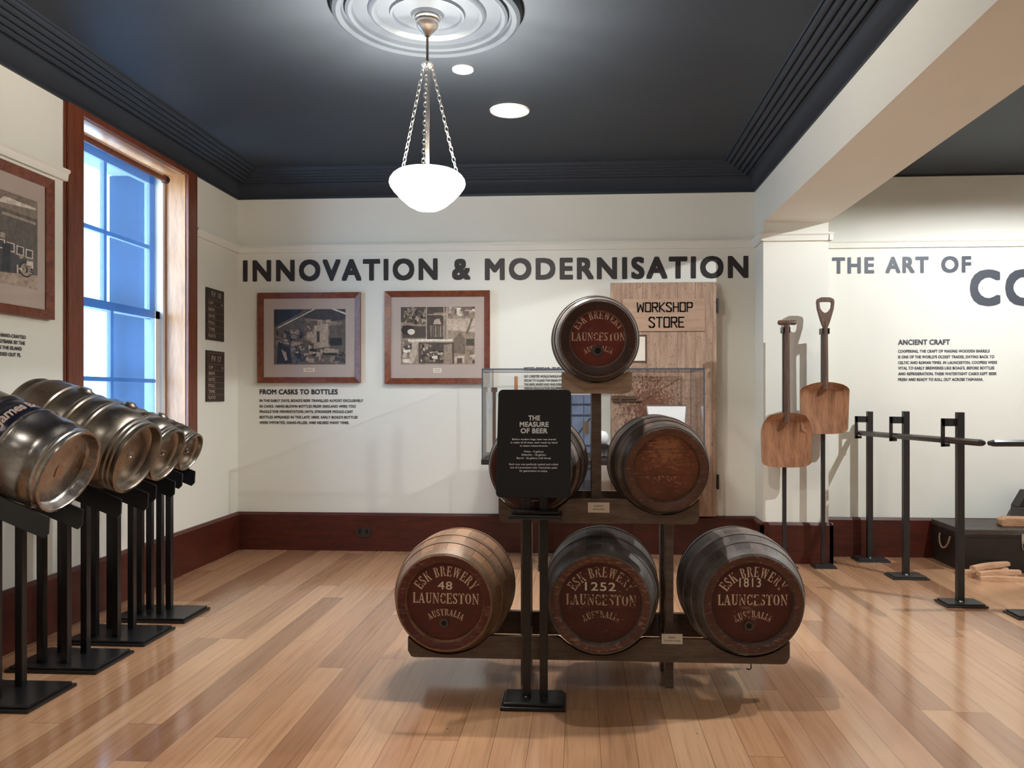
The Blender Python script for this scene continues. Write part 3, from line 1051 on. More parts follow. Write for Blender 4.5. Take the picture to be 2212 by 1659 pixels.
wall_panel('dark wall text headed FROM CASKS TO BOTTLES below the left picture', 'FROM CASKS TO BOTTLES', -2.719, 1.312, .673, .044,
           ['IN THE EARLY DAYS, BOAG\'S BEER TRAVELLED ALMOST EXCLUSIVELY', 'IN CASKS. HAND-BLOWN BOTTLES FROM ENGLAND WERE TOO',
            'FRAGILE FOR FERMENTATION UNTIL STRONGER MOULD-CAST', 'BOTTLES APPEARED IN THE LATE 1800S. EARLY BOAG\'S BOTTLES',
            'WERE IMPORTED, HAND-FILLED, AND REUSED MANY TIMES.'],
           -2.719, (.891, .828, .804, .843, .772), (1.248, 1.200, 1.155, 1.108, 1.062), .023, HX, M['vinyl'])
wall_panel('dark wall text headed ANCIENT CRAFT on the right part of the back wall', 'ANCIENT CRAFT', 2.557, 1.711, .407, .044,
           ['COOPERING, THE CRAFT OF MAKING WOODEN BARRELS', 'IS ONE OF THE WORLD\'S OLDEST TRADES, DATING BACK TO',
            'CELTIC AND ROMAN TIMES. IN LAUNCESTON, COOPERS WERE', 'VITAL TO EARLY BREWERIES LIKE BOAG\'S. BEFORE BOTTLES',
            'AND REFRIGERATION, THEIR WATERTIGHT CASKS KEPT BEER', 'FRESH AND READY TO ROLL OUT ACROSS TASMANIA.'],
           2.557, (.716, .752, .774, .752, .770, .666), (1.648, 1.602, 1.556, 1.512, 1.466, 1.420), .024, HX, M['slatevinyl'])
wall_panel('dark wall text starting MEET OSCAR above and behind the glass case', 'MEET OSCAR, THE', -.472, 1.512, .30, .026,
           ['CAT CREDITED WORLD FAMOUS WHEN', 'OSCAR TO GUARD THE GRAIN STORE', 'THE SAFE, WARM AND WAS EVER LIT', 'VERMIN ERADICATION EQUIPMENT', 'RODENT OF THE LAUNCESTON BREW'],
           -.472, (.345, .345, .345, .335, .345), (1.452, 1.418, 1.385, 1.352, 1.318), .020, HX, M['vinyl'])
LXF = on_left(XL + EPS, 0, 0)
m_ = MB()
o = thing('wall_text', 'dark wall text of four lines below the left wall picture', 'text panel', (XL, 3.98, 1.5))
inv = Matrix.Translation((-XL, -3.98, -1.5))
for s_, xr_, z_ in (('ONCE, ALL BEER TRAVELLED IN HAND-CRAFTED', 4.010, 1.597), ('CASKS OF OAK AND STRINGYBARK BY THE', 4.004, 1.566),
                    ('COOPERS, SENT ACROSS THE ISLAND', 3.979, 1.535), ('UNTIL COOPERING ENDED OUT 75.', 3.974, 1.502)):
    fit_text(m_, s_, xr_, z_, None, .019, .03, 'R', 1.02, inv @ LXF)
m_.build('paragraph', M['vinyl'], o)

# ---------------------------------------------------------------- framed photographs
def clutter(mb, rng, x0, x1, y0, y1, n, tones, smin, smax, z):
    for _ in range(n):
        w_, h_ = rng.uniform(smin, smax), rng.uniform(smin, smax)
        if rng.random() < .4:
            w_ *= .3
        elif rng.random() < .4:
            h_ *= .3
        x, y = rng.uniform(x0, x1 - w_ * .6), rng.uniform(y0, y1 - h_ * .6)
        x2, y2 = min(1, x + w_), min(1, y + h_)
        sk = rng.uniform(-.03, .03)
        mb.flat([(x, y), (x2, max(0, y + sk)), (x2, y2), (x, min(1, y2 + sk * .5))], z + rng.random() * .3, rng.choice(tones))


def pic_workshop(mb):
    rng = random.Random(4)
    mb.flat(q(0, 0, 1, 1), 0, 2)
    mb.flat([(0, 1), (0, .68), (.36, .93), (.42, 1)], .5, 0)
    mb.flat([(.5, 1), (.42, .84), (.6, .74), (1, .82), (1, 1)], .5, 1)
    mb.flat([(.42, .84), (.72, .80), (.95, .76), (.9, .68), (.5, .72)], .6, 3)
    clutter(mb, rng, .02, .40, .25, .62, 90, (0, 1, 2, 3, 4), .02, .09, 1)
    clutter(mb, rng, .42, .80, .25, .78, 70, (1, 2, 3, 4, 4), .02, .12, 1)
    mb.flat([(.56, .28), (.56, .70), (.76, .74), (.76, .34)], 1.4, 4)
    mb.flat([(.60, .40), (.60, .60), (.64, .60), (.64, .40)], 1.5, 1)
    mb.flat([(.78, .50), (.78, .71), (.97, .71), (.97, .50)], 1.4, 2)
    mb.flat([(.78, .34), (.78, .48), (.95, .48), (.95, .34)], 1.4, 0)
    mb.flat([(.05, .65), (.06, .68), (.55, 1), (.58, 1)], 1.6, 5)
    mb.flat([(.80, 1), (.86, 1), (1, .93), (1, .90)], 1.6, 5)
    mb.flat([(.04, .02), (.06, .42), (.22, .30), (.26, .02)], 1.6, 0)
    mb.flat([(.10, .28), (.17, .22), (.19, .08), (.16, .07)], 1.7, 4)
    clutter(mb, rng, .26, 1.0, .02, .25, 60, (0, 1, 2, 3, 4), .04, .14, 1.7)
    mb.flat([(.66, .22), (.70, .27), (.90, .26), (.88, .21)], 2.1, 4)
    mb.flat([(.68, .18), (.68, .21), (.88, .20), (.88, .16)], 2.1, 0)


def pic_engine(mb):
    rng = random.Random(11)
    mb.flat(q(0, 0, 1, 1), 0, 3)
    mb.flat([(0, 1), (0, .74), (.35, .70), (.45, .90), (1, .92), (1, 1)], .4, 1)
    clutter(mb, rng, .02, .36, .70, .97, 70, (0, 1, 2, 3, 4), .02, .09, .8)
    clutter(mb, rng, .6, 1.0, .80, .98, 40, (3, 4, 5, 2), .03, .16, .8)
    mb.flat([(.62, .60), (.62, .80), (1, .80), (1, .56)], .9, 4)
    mb.flat([(.02, .46), (.02, .68), (.35, .66), (.35, .46)], .9, 1)
    mb.lathe([(0, 1.2), (.085, 1.2)], 20, 0, Matrix.Translation((.09, .60, 0)))
    mb.lathe([(0, 1.3), (.05, 1.3)], 20, 5, Matrix.Translation((.14, .57, 0)))
    mb.flat([(.34, .44), (.34, .80), (.42, .86), (.55, .86), (.60, .78), (.60, .44)], 1.0, 1)
    for k in range(6):
        mb.flat(q(.40 + .032 * k, .48, .417 + .032 * k, .68), 1.2, 2 if k % 2 else 3)
    mb.flat([(.44, .70), (.46, .78), (.52, .80), (.55, .70)], 1.3, 4)
    for x in (.34, .58, .62):
        mb.flat(q(x, .44, x + .012, 1.0), 1.4, 4)
    mb.flat(q(.36, .86, .62, .875), 1.4, 4)
    mb.flat([(.10, .40), (.10, .44), (.70, .44), (.70, .40)], 1.6, 5)
    mb.flat([(.12, .02), (.12, .40), (.24, .40), (.22, .20), (.17, .02)], 1.5, 4)
    mb.flat([(.24, .02), (.24, .38), (.72, .38), (.72, .02)], 1.5, 1)
    clutter(mb, rng, .26, .58, .04, .36, 55, (0, 1, 2, 3, 4, 5), .02, .09, 1.6)
    mb.flat([(.58, .02), (.58, .34), (.69, .36), (.70, .02)], 2.0, 3)
    mb.flat([(.72, .20), (.72, .44), (.76, .50), (.80, .56), (.84, .50), (.87, .44), (.87, .18)], 1.8, 2)
    mb.flat([(.73, .02), (.73, .15), (.86, .15), (.86, .02)], 1.8, 4)
    mb.flat([(.76, .02), (.76, .11), (.83, .11), (.83, .02)], 1.9, 1)
    mb.flat([(.98, .80), (.90, .52), (.88, .54), (.95, .80)], 1.6, 2)
    clutter(mb, rng, .86, 1.0, .02, .45, 26, (1, 2, 3, 4), .03, .12, 1.6)
    clutter(mb, rng, .0, .12, .02, .40, 26, (1, 2, 4, 5), .03, .10, 1.6)


def pic_truck(mb):
    rng = random.Random(8)
    mb.flat(q(0, 0, 1, 1), 0, 2)
    mb.flat([(0, .82), (0, 1), (1, 1), (1, .80)], .4, 3)
    mb.flat([(.55, .86), (.62, .94), (.98, .92), (.98, .90)], .6, 5)
    mb.flat([(.60, .74), (.60, .77), (.98, .76), (.98, .73)], .6, 4)
    mb.flat([(0, 0), (0, .22), (1, .16), (1, 0)], .5, 4)
    mb.flat([(0, .20), (0, .44), (.30, .46), (.72, .34), (.92, .30), (.96, .16), (.60, .12)], .9, 1)
    mb.flat([(.30, .44), (.30, .62), (.60, .56), (.60, .38)], .8, 1)
    for k in range(9):
        x = .02 + .105 * k
        z = .43 - .012 * k
        mb.flat(q(x, z, x + .085, z + .10), 1.2, 5)
        mb.flat(q(x + .012, z + .012, x + .073, z + .088), 1.3, 1)
    for k in range(6):
        x = .28 + .06 * k
        z = .66 - .035 * k
        mb.flat(q(x, z, x + .05, z + .06), 1.2, 4)
    for x in (.10, .42, .86):
        X_ = Matrix.Translation((x, .20, 0)) @ Matrix.Diagonal((1, 1.15, 1, 1))
        mb.lathe([(0, 1.4), (.075, 1.4)], 20, 0, X_)
        mb.lathe([(.03, 1.5), (.06, 1.5)], 20, 4, X_)
    mb.flat([(.60, .14), (.60, .42), (.66, .45), (.69, .42), (.69, .14)], 1.6, 0)
    clutter(mb, rng, .7, .98, .14, .34, 20, (1, 3, 4, 5), .02, .10, 1.5)


def framed(label, X, w_, h_, ph, painter, tones, cap, shade=.048):
    o = thing('framed_photograph', label, 'picture', X @ Vector((w_ / 2, 0, 0)))
    inv = Matrix.Translation(-(X @ Vector((w_ / 2, 0, 0)))) @ X
    fr = MB()
    t, d = shade, .032
    for pts in ([(0, 0), (w_, 0), (w_ - t, t), (t, t)], [(w_, 0), (w_, h_), (w_ - t, h_ - t), (w_ - t, t)],
                [(w_, h_), (0, h_), (t, h_ - t), (w_ - t, h_ - t)], [(0, h_), (0, 0), (t, t), (t, h_ - t)]):
        n = 4
        zz = (d, d, d - .014, d - .014)
        vs = [(x, y, 0) for x, y in pts] + [(x, y, z) for (x, y), z in zip(pts, zz)]
        fr.add(vs, [(3, 2, 1, 0), (4, 5, 6, 7), (0, 1, 5, 4), (1, 2, 6, 5), (2, 3, 7, 6), (3, 0, 4, 7)], 0, inv)
    fr.build('frame', M['frame'], o)
    mo_ = MB().box(t - .004, w_ - t + .004, t - .004, h_ - t + .004, .002, .010, 0, inv).build('mat_board', M['matboard'], o)
    x0, x1, y0, y1 = ph
    pm = MB()
    painter(pm)
    S_ = inv @ Matrix.Translation((x0, y0, .0106)) @ Matrix.Diagonal((x1 - x0, y1 - y0, .0004, 1))
    pm.v = [S_ @ Vector(p) for p in pm.v]
    pm.build('photograph', tones, mo_)
    cb = MB()
    cb.box(cap[0], cap[1], cap[2], cap[3], .010, .0108, 0, inv)
    for k in range(2):
        zz = cap[2] + (cap[3] - cap[2]) * (.3 + .35 * k)
        cb.box(cap[0] + .012, cap[1] - .012, zz, zz + .003, .0108, .0110, 1, inv)
    cb.build('caption_card', [M['card'], SEP[2]], mo_)
    MB().box(t - .002, w_ - t + .002, t - .002, h_ - t + .002, .0135, .0155, 0, inv).build('glazing', M['glass'], o)
    return o


framed('left of two framed workshop photographs on back wall, sloping roof beams visible', on_back(-2.727, YB - .002, 1.409), .881, .760,
       (.136, .751, .155, .621), pic_workshop, BW, (.391, .486, .093, .125))
framed('right of two framed photographs on back wall, showing a brewing engine and pipes', on_back(-1.638, YB - .002, 1.400), .883, .775,
       (.133, .756, .161, .642), pic_engine, SEP, (.406, .476, .093, .131))
framed('framed photograph of a loaded truck on left wall near the window', on_left(XL + .002, 3.315, 1.715), .88, .765,
       (.12, .77, .15, .62), pic_truck, BW, (.40, .49, .06, .10), .05)

# ---------------------------------------------------------------- vessel plaques FV 18 / FV 17
def plaque(label, head, rows, y0, y1, z0, z1, top_band):
    o = thing('record_board', label, 'plaque', (XL, (y0 + y1) / 2, z0), group='brown vessel record boards')
    X = on_left(0, y0 - (y0 + y1) / 2, 0)
    w_, h_ = y1 - y0, z1 - z0
    MB().box(0, w_, 0, h_, .001, .014, 0, X).build('board', M['plaque'], o, bevel=.002)
    n = len(rows)
    hh = .085
    rh = (h_ - hh - (.03 if top_band else .012)) / n
    ln, tx = MB(), MB()
    Xf = X @ Matrix.Translation((0, 0, .0150))
    tx = MB()
    fit_text(tx, head, w_ * .52, h_ - hh - (.018 if top_band else 0) + .018, None, .046, .02, 'C', 1.15, Xf)
    tx.build('lettering', M['chalk'], o)
    for i, r_ in enumerate(rows):
        zb_ = h_ - hh - (.022 if top_band else .004) - rh * (i + 1)
        ln.box(.006, w_ - .006, zb_ + rh - .0015, zb_ + rh + .0015, -.0004, 0, 0, Xf)
        tx = MB()
        fit_text(tx, r_[0], .026, zb_ + rh * .24, min(.115, .026 * len(r_[0])), rh * .52, .02, 'L', 1.0, Xf)
        if r_[1]:
            fit_text(tx, r_[1], w_ - .02, zb_ + rh * .24, None, rh * .46, .02, 'R', 1.0, Xf)
        tx.build('lettering', M['chalk'], o)
    ln.box(w_ * .44, w_ * .44 + .0025, .012, h_ - hh - .03, -.0004, 0, 0, Xf)
    if top_band:
        ln.box(.006, w_ - .006, h_ - .020, h_ - .017, -.0004, 0, 0, Xf)
    ln.build('rule_lines', M['chalkline'], o)


plaque('upper brown record board lettered FV 18 between window and corner', 'FV 18', [('CAP', 'HL'), ('BREW', ''), ('DATE', ''), ('PULL', ''), ('TIME', ''), ('PLATO', '')],
       6.012, 6.312, 1.738, 2.145, False)
plaque('lower brown record board lettered FV 17 between window and corner', 'FV 17', [('CAP', 'HL'), ('BREW', ''), ('DATE', ''), ('PULL', ''), ('TIME', ''), ('PLATO', '')],
       6.012, 6.318, 1.255, 1.655, True)

# power outlet on the baseboard
o = thing('power_outlet', 'dark double power outlet on the back baseboard', 'outlet', (-1.817, YB - .028, .118))
MB().prism(rrect(-.061, .061, 0, .077, .006), 0, .009, 0, on_back(0, 0, 0)).build('cover_plate', M['plaque'], o, bevel=.002)
for x_ in (-.030, .030):
    mb = MB()
    mb.box(x_ - .013, x_ + .013, .027, .068, .0085, .0094, 0, on_back(0, 0, 0))
    mb.box(x_ - .006, x_ + .006, .054, .066, .009, .012, 0, on_back(0, 0, 0))
    mb.box(x_ - .010, x_ - .007, .032, .046, .009, .0100, 0, on_back(0, 0, 0)).box(x_ + .007, x_ + .010, .032, .046, .009, .0100, 0, on_back(0, 0, 0))
    mb.build('socket', M['black'], o)

# ---------------------------------------------------------------- casks
def cask(label, C, tilt, yaw, L, rh, rb, smat, hmat, hoopm, letter=None, number=None, bung=None, rimmat=None, cw=.034, pmat=None):
    """C: centre of the front head; the axis runs away from the camera"""
    rot = Euler((tilt, 0, -yaw))
    Rm = rot.to_matrix()
    centre = Vector(C) + Rm @ Vector((0, L / 2, 0))
    o = thing('wooden_cask', label, 'barrel', centre - Rm @ Vector((0, 0, rb)), rot, group='wooden casks on the tiered rack')
    up = (0, 0, rb)
    A = Matrix.Rotation(R(-90), 4, 'X')           # local Z of the lathe -> +Y

    def rad(y):
        u_ = 2 * y / L
        return rb - (rb - rh) * abs(u_) ** 2.05

    ch = .028                                     # depth of the chime
    prof = [(rh - cw - .004, -L / 2 + ch), (rh - cw, -L / 2 + .008), (rh - .018, -L / 2)]
    n = 28
    prof += [(rad(-L / 2 + L * i / n), -L / 2 + L * i / n) for i in range(n + 1)]
    prof += [(rh - .018, L / 2), (rh - .024, L / 2 - .004), (rh - .030, L / 2 - ch)]
    MB().lathe(prof, 72, 0, A).build('staves', smat, o, smooth=50, loc=up)
    MB().lathe([(rh - cw - .0035, -L / 2 + ch), (rh - cw + .001, -L / 2 + .006), (rh - .018, -L / 2 - .002), (rh - .004, -L / 2 - .002), (rh + .0005, -L / 2 + .006)], 72, 0, A).build('chime', rimmat or hmat, o, smooth=50, loc=up)
    for s_ in (-1, 1):
        y = s_ * (L / 2 - ch)
        hd_ = MB().lathe([(0, y), (rh - .030, y), (rh - .030, y + s_ * -.018), (0, y + s_ * -.018)], 64, 0, A).build('head', hmat if s_ < 0 else smat, o, smooth=30, loc=up)
        if s_ < 0:
            hd = hd_
    for s_ in (-1, 1):
        for f0, f1 in ((.855, .985), (.56, .66), (.24, .345)):
            pts = []
            for i in range(5):
                y = s_ * L / 2 * (f0 + (f1 - f0) * i / 4)
                pts.append((rad(y) + .0032, y))
            pr = [(pts[0][0] - .005, pts[0][1])] + pts + [(pts[-1][0] - .005, pts[-1][1])]
            MB().lathe(pr, 72, 0, A).build('hoop', hoopm, o, smooth=35, loc=up)
    X = Matrix(((1, 0, 0, 0), (0, 0, -1, -L / 2 + ch - .0012), (0, 1, 0, 0), (0, 0, 0, 1)))
    k = rh / .21
    pm_ = pmat or M['paint']
    if letter and 'E' in letter:
        mb = MB()
        stencil_arc(mb, 'ESK BREWERY', .006 * k, -.020 * k, .131 * k, .044 * k, 149, 32, X)
        mb.build('stencilled_name', pm_, hd)
    if letter and 'L' in letter:
        mb = MB()
        stencil_line(mb, 'LAUNCESTON', .003 * k, -.010 * k, .046 * k, .296 * k, X)
        mb.build('stencilled_name', pm_, hd)
    if letter and 'A' in letter:
        mb = MB()
        stencil_arc(mb, 'AUSTRALIA', .004 * k, -.190 * k, .128 * k, .029 * k, 124, 56, X)
        mb.build('stencilled_name', pm_, hd)
    if number:
        mb = MB()
        s_, x_, z_, w_, h_ = number
        fit_text(mb, s_, x_ * k, z_ * k, w_ * k, h_ * k, .014, 'C', 1.1, X @ Matrix.Translation((0, 0, .0006)))
        mb.build('painted_number', M['freshpaint'], hd)
    if bung:
        bx, bz, br = bung
        Xb = X @ Matrix.Translation((bx * k, bz * k, 0))
        tr_ = MB().lathe([(br * .55, -.004), (br * .55, .003), (br, .003), (br * 1.05, 0)], 28, 0, Xb).build('tap_hole', M['ironhoop'], hd, smooth=35)
        MB().lathe([(0, .0012), (br * .58, .0012)], 24, 0, Xb).build('tap_hole', M['dark'], hd)
    return o


M['paint'] = paint_mat('cream_stencil_paint', srgb(220, 194, 164), .62, 75)
M['paint2'] = paint_mat('worn_stencil_paint', srgb(204, 174, 146), .535, 60)
M['paint3'] = paint_mat('faint_stencil_paint', srgb(226, 200, 174), .56, 60)
M['paint4'] = paint_mat('nearly_lost_stencil_paint', srgb(206, 160, 120), .47, 50)
M['freshpaint'] = paint_mat('white_number_paint', srgb(224, 210, 190), .70, 60)
RED1, RED2 = srgb(74, 27, 20), srgb(94, 36, 25)
WORN = srgb(128, 92, 72)
s_tan = stave_mat('tan_staves', srgb(122, 88, 64), srgb(176, 134, 100), srgb(60, 42, 32))
s_gry = stave_mat('grey_staves', srgb(74, 67, 62), srgb(122, 113, 105), srgb(30, 27, 26), wear=srgb(150, 138, 128), wear_amt=.6)
s_dgr = stave_mat('charcoal_staves', srgb(70, 61, 56), srgb(118, 105, 96), srgb(22, 20, 18))
s_brn = stave_mat('umber_staves', srgb(72, 56, 46), srgb(116, 92, 76), srgb(24, 18, 15))
s_pal = stave_mat('pale_staves', srgb(104, 92, 84), srgb(158, 138, 122), srgb(40, 34, 30))

cask('tan wooden cask numbered 48, bottom row left', (-.594, 3.42, .403), .001, .05, .562, .208, .268, s_tan,
     head_mat('oxblood_head', RED1, RED2, WORN, .66, 0.3), M['rusthoop'], 'ELA', ('48', .0, .052, .066, .036), (-.004, -.096, .020),
     head_mat('oxblood_chime', RED1, RED2, srgb(120, 92, 72), .52, 1.0))
cask('grey wooden cask numbered 1252 with badly worn head, bottom row middle', (.082, 3.42, .405), .05, .045, .577, .214, .262, s_gry,
     head_mat('flaking_oxblood_head', srgb(66, 25, 19), srgb(84, 33, 24), srgb(128, 92, 70), .585, 2.2), M['greyhoop'], 'ELA', ('1252', .0, .052, .130, .037), None,
     head_mat('bare_chime', srgb(82, 44, 34), srgb(104, 64, 49), srgb(156, 124, 102), .52, 3.1), pmat=M['paint2'])
cask('charcoal wooden cask numbered 1813, bottom row right', (.729, 3.42, .416), .014, -.037, .569, .210, .270, s_dgr,
     head_mat('scraped_oxblood_head', srgb(70, 27, 20), srgb(88, 35, 25), srgb(134, 98, 78), .635, 4.4, centre=(-.02, -.03, .1)), M['greyhoop'], 'ELA',
     ('1813', -.008, .068, .092, .040), (-.012, -.098, .021),
     head_mat('worn_chime', srgb(78, 42, 33), srgb(98, 62, 48), srgb(144, 116, 96), .53, 5.1), pmat=M['paint3'])
cask('umber wooden cask with bleached copper-brown head, middle tier right', (.366, 3.42, .987), .03, -.10, .478, .178, .218, s_brn,
     head_mat('bleached_brown_head', srgb(96, 52, 33), srgb(132, 76, 48), srgb(168, 112, 76), .56, 6.3, centre=(.0, .10, .14)), M['ironhoop'], 'A', None, None,
     head_mat('brown_chime', srgb(84, 52, 40), srgb(112, 74, 56), srgb(136, 104, 84), .55, 7.7), pmat=M['paint4'])
cask('dark wooden cask half hidden behind the black sign, middle tier left', (-.215, 3.42, .987), .03, .10, .478, .178, .218, s_pal,
     head_mat('dark_red_head', srgb(70, 30, 22), srgb(90, 44, 32), srgb(120, 90, 70), .6, 8.1), M['ironhoop'], 'ELA', None, None)
cask('small wooden cask with bright red-brown head alone on the top tier', (.073, 3.42, 1.544), .05, -.05, .444, .164, .196, s_pal,
     head_mat('brick_red_head', srgb(98, 34, 22), srgb(124, 46, 30), srgb(120, 96, 78), .66, 9.2, centre=(-.03, .03, .06)), M['ironhoop'], 'ELA', None, (.0, -.065, .024),
     head_mat('dark_top_chime', srgb(52, 28, 22), srgb(74, 42, 32), srgb(92, 74, 62), .58, 1.7), cw=.042, pmat=M['paint3'])

# ---------------------------------------------------------------- the tiered rack
rk = thing('cask_rack', 'dark brown tiered timber rack holding six wooden casks', 'rack', (.07, 3.68, 0))
RX, RY = .07, 3.68


def scalloped(x0, x1, z0, z1, cuts, rad=.03):
    """board outline with half-round cradles in its top edge: cuts = (cx, cz, r)"""
    pts = rrect(x0, x1, z0, z1, rad, 5, (1, 1, 0, 0))
    top = [(x1, z1)]
    for cx, cz, r_ in sorted(cuts, key=lambda c: -c[0]):
        hw = math.sqrt(max(1e-6, r_ * r_ - (cz - z1) ** 2))
        a0 = math.atan2(z1 - cz, hw)
        a1 = -math.pi - a0
        arc = []
        for i in range(17):
            a_ = a0 + (a1 - a0) * i / 16
            arc.append((cx + r_ * math.cos(a_), cz + r_ * math.sin(a_)))
        top += [p for p in arc if x0 < p[0] < x1]
    # leave out the two corner points rrect added for the top edge when a cradle reaches the board end
    body = [p for p in pts if p[1] < z1 - 1e-6]
    if abs(min(c[0] - math.sqrt(max(1e-6, c[2] ** 2 - (c[1] - z1) ** 2)) for c in cuts)) < 9 and min(c[0] - c[2] for c in cuts) > x0 - .3:
        top.append((x0, z1))
    return body, top


def rack_board(name, x0, x1, z0, z1, cuts, y0, y1, rad=.03, mat=None):
    # built as columns between the flat underside and the scalloped top, so it stays a clean closed solid
    mb = MB()
    n = 120
    xs = [x0 + (x1 - x0) * i / n for i in range(n + 1)]

    def top(x):
        z = z1
        for cx, cz, r_ in cuts:
            if abs(x - cx) < r_:
                z = min(z, cz - math.sqrt(r_ * r_ - (x - cx) ** 2))
        e = min(x - x0, x1 - x)
        return max(z, z0 + .008)

    def bot(x):
        e = min(x - x0, x1 - x)
        if e < rad:
            return z0 + rad - math.sqrt(max(0, rad * rad - (rad - e) ** 2))
        return z0
    vs, fs = [], []
    for x in xs:
        t_, b_ = top(x), bot(x)
        t_ = max(t_, b_ + .004)
        vs += [(x - RX, y0 - RY, b_), (x - RX, y0 - RY, t_), (x - RX, y1 - RY, t_), (x - RX, y1 - RY, b_)]
    for i in range(n):
        p = i * 4
        for k in range(4):
            k2 = (k + 1) % 4
            fs.append((p + k, p + k2, p + 4 + k2, p + 4 + k))
    fs += [(3, 2, 1, 0), (n * 4, n * 4 + 1, n * 4 + 2, n * 4 + 3)]
    mb.add(vs, fs)
    return mb.build(name, mat or M['rack'], rk)


def rr(y, L, rh, rb, yc):
    u_ = 2 * (y - yc) / L
    return rb - (rb - rh) * abs(u_) ** 2.05 + .004


for y0, y1 in ((3.49, 3.52), (3.86, 3.89)):
    ym = (y0 + y1) / 2
    dz = (ym - 3.42)
    rack_board('cradle_board', -.766, .898, .142, .242 if y0 < 3.6 else .252,
               [(-.594 + .05 * dz, .403, rr(ym, .562, .208, .268, 3.70) + .003), (.082 + .045 * dz, .405 + .05 * dz, rr(ym, .577, .214, .262, 3.708) + .003),
                (.729 - .037 * dz, .416 + .014 * dz, rr(ym, .569, .21, .27, 3.704) + .003)], y0, y1)
for y0, y1 in ((3.49, 3.52), (3.79, 3.82)):
    ym = (y0 + y1) / 2
    dz = ym - 3.42
    rack_board('cradle_board', -.362, .512, .742, .848,
               [(.366 - .10 * dz, .987 + .03 * dz, rr(ym, .478, .178, .218, 3.66) + .004), (-.215 + .10 * dz, .987 + .03 * dz, rr(ym, .478, .178, .218, 3.66) + .004)], y0, y1)
for y0, y1 in ((3.50, 3.53), (3.76, 3.79)):
    ym = (y0 + y1) / 2
    dz = ym - 3.42
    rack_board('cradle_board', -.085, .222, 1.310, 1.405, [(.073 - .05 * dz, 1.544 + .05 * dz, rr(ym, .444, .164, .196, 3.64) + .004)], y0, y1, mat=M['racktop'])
for sx in (.392, -.252):
    for y_ in (3.60, 3.82):
        MB().box(sx - .018 - RX, sx + .018 - RX, y_ - .035 - RY, y_ + .035 - RY, 0, .80).build('post', M['rack'], rk, bevel=.003)
for sx, y_ in ((.068, 3.56), (.068, 3.75)):
    MB().box(sx - .022 - RX, sx + .022 - RX, y_ - .018 - RY, y_ + .018 - RY, .79, 1.36).build('post', M['rack'], rk, bevel=.003)
# cross bearers tying the boards front to back
for sx, z_ in ((.392, .165), (-.252, .165), (.392, .762), (-.252, .762), (.068, .762), (.068, 1.325)):
    MB().box(sx - .02 - RX, sx + .02 - RX, 3.515 - RY, (3.865 if z_ < .5 else 3.795 if z_ < 1 else 3.765) - RY, z_, z_ + .035).build('bearer', M['rack'], rk)
hk = MB()
hk.tube([(.735 - RX, 3.505 - RY, .150), (.737 - RX, 3.505 - RY, .118), (.728 - RX, 3.505 - RY, .112), (.716 - RX, 3.505 - RY, .116)], .0028, 6)
hk.build('wire_hook', M['black'], rk, smooth=60)


def little_card(label, x0, x1, z0, z1, y, lines):
    o = thing('label_card', label, 'card', ((x0 + x1) / 2, y, z0), group='small cards on the cask rack')
    X = on_back(x0 - (x0 + x1) / 2, 0, 0)
    MB().box(0, x1 - x0, 0, z1 - z0, .0005, .0025, 0, X).build('card', M['card'], o)
    mb = MB()
    for s_, f, w_ in lines:
        fit_text(mb, s_, (x1 - x0) / 2, (z1 - z0) * f, w_, .007, .02, 'C', 1.0, X @ Matrix.Translation((0, 0, .0029)))
    mb.build('printed_text', M['photodoor'], o)


little_card('cream label card on the middle rack board', .030, .124, .790, .834, 3.4895, [('KILDERKIN', .58, .04), ('18 GALLONS', .26, .05)])
little_card('cream label card on the bottom rack board', .350, .440, .222, .266, 3.4895, [('BARREL', .58, .03), ('36 GALLONS (163 LITRES)', .26, .07)])

# ---------------------------------------------------------------- the black sign on its stand
sg = thing('sign_stand', 'black sign board THE MEASURE OF BEER on two black posts before the casks', 'sign', (-.196, 3.36, 0))
X0, Y0 = -.196, 3.36


def stepped_plate(mb, x0, x1, y0, y1, z0, t=.026, inset=.012):
    mb.box(x0, x1, y0, y1, z0, z0 + t * .55)
    mb.box(x0 + inset, x1 - inset, y0 + inset, y1 - inset, z0 + t * .55, z0 + t)


b = MB(); stepped_plate(b, -.334 - X0, -.064 - X0, 3.268 - Y0, 3.452 - Y0, 0, .03)
b.build('base_plate', M['black'], sg, bevel=.004)
for x_ in (-.229, -.157):
    MB().box(x_ - .017 - X0, x_ + .017 - X0, 3.345 - Y0, 3.379 - Y0, .028, 1.15).build('post', M['black'], sg, bevel=.003)
    MB().lathe([(.013, 0), (.012, .008), (.005, .012), (0, .012)], 12, 0, Matrix.Translation((x_ - X0, 3.338 - Y0, .03))).build('weld_bead', M['black'], sg, smooth=50)
b = MB(); stepped_plate(b, -.303 - X0, -.078 - X0, 3.275 - Y0, 3.415 - Y0, .788, .034, .016)
b.build('collar_plate', M['black'], sg, bevel=.005)
tl = R(13)
PXm = Matrix.Translation((-.193 - X0, 3.215 - Y0, .888)) @ Matrix.Rotation(-tl, 4, 'X') @ on_back(0, 0, 0)
sb_ = MB().prism(rrect(-.152, .152, 0, .450, .020), -.012, 0, 0, PXm).build('board', M['blackmatt'], sg, bevel=.002)
MB().prism(rrect(-.06, .06, .06, .36, .01), -.085, -.012, 0, PXm).build('mounting_bracket', M['black'], sg)
Xt = PXm @ Matrix.Translation((0, 0, .0012))
for s_, z_, w_ in (('THE', .318, .049), ('MEASURE', .291, .120), ('OF BEER', .264, .111)):
    tx = MB()
    fit_text(tx, s_, 0, z_, w_, .0215, .034, 'C', 1.05, Xt)
    tx.build('title_line', M['white'], sb_)
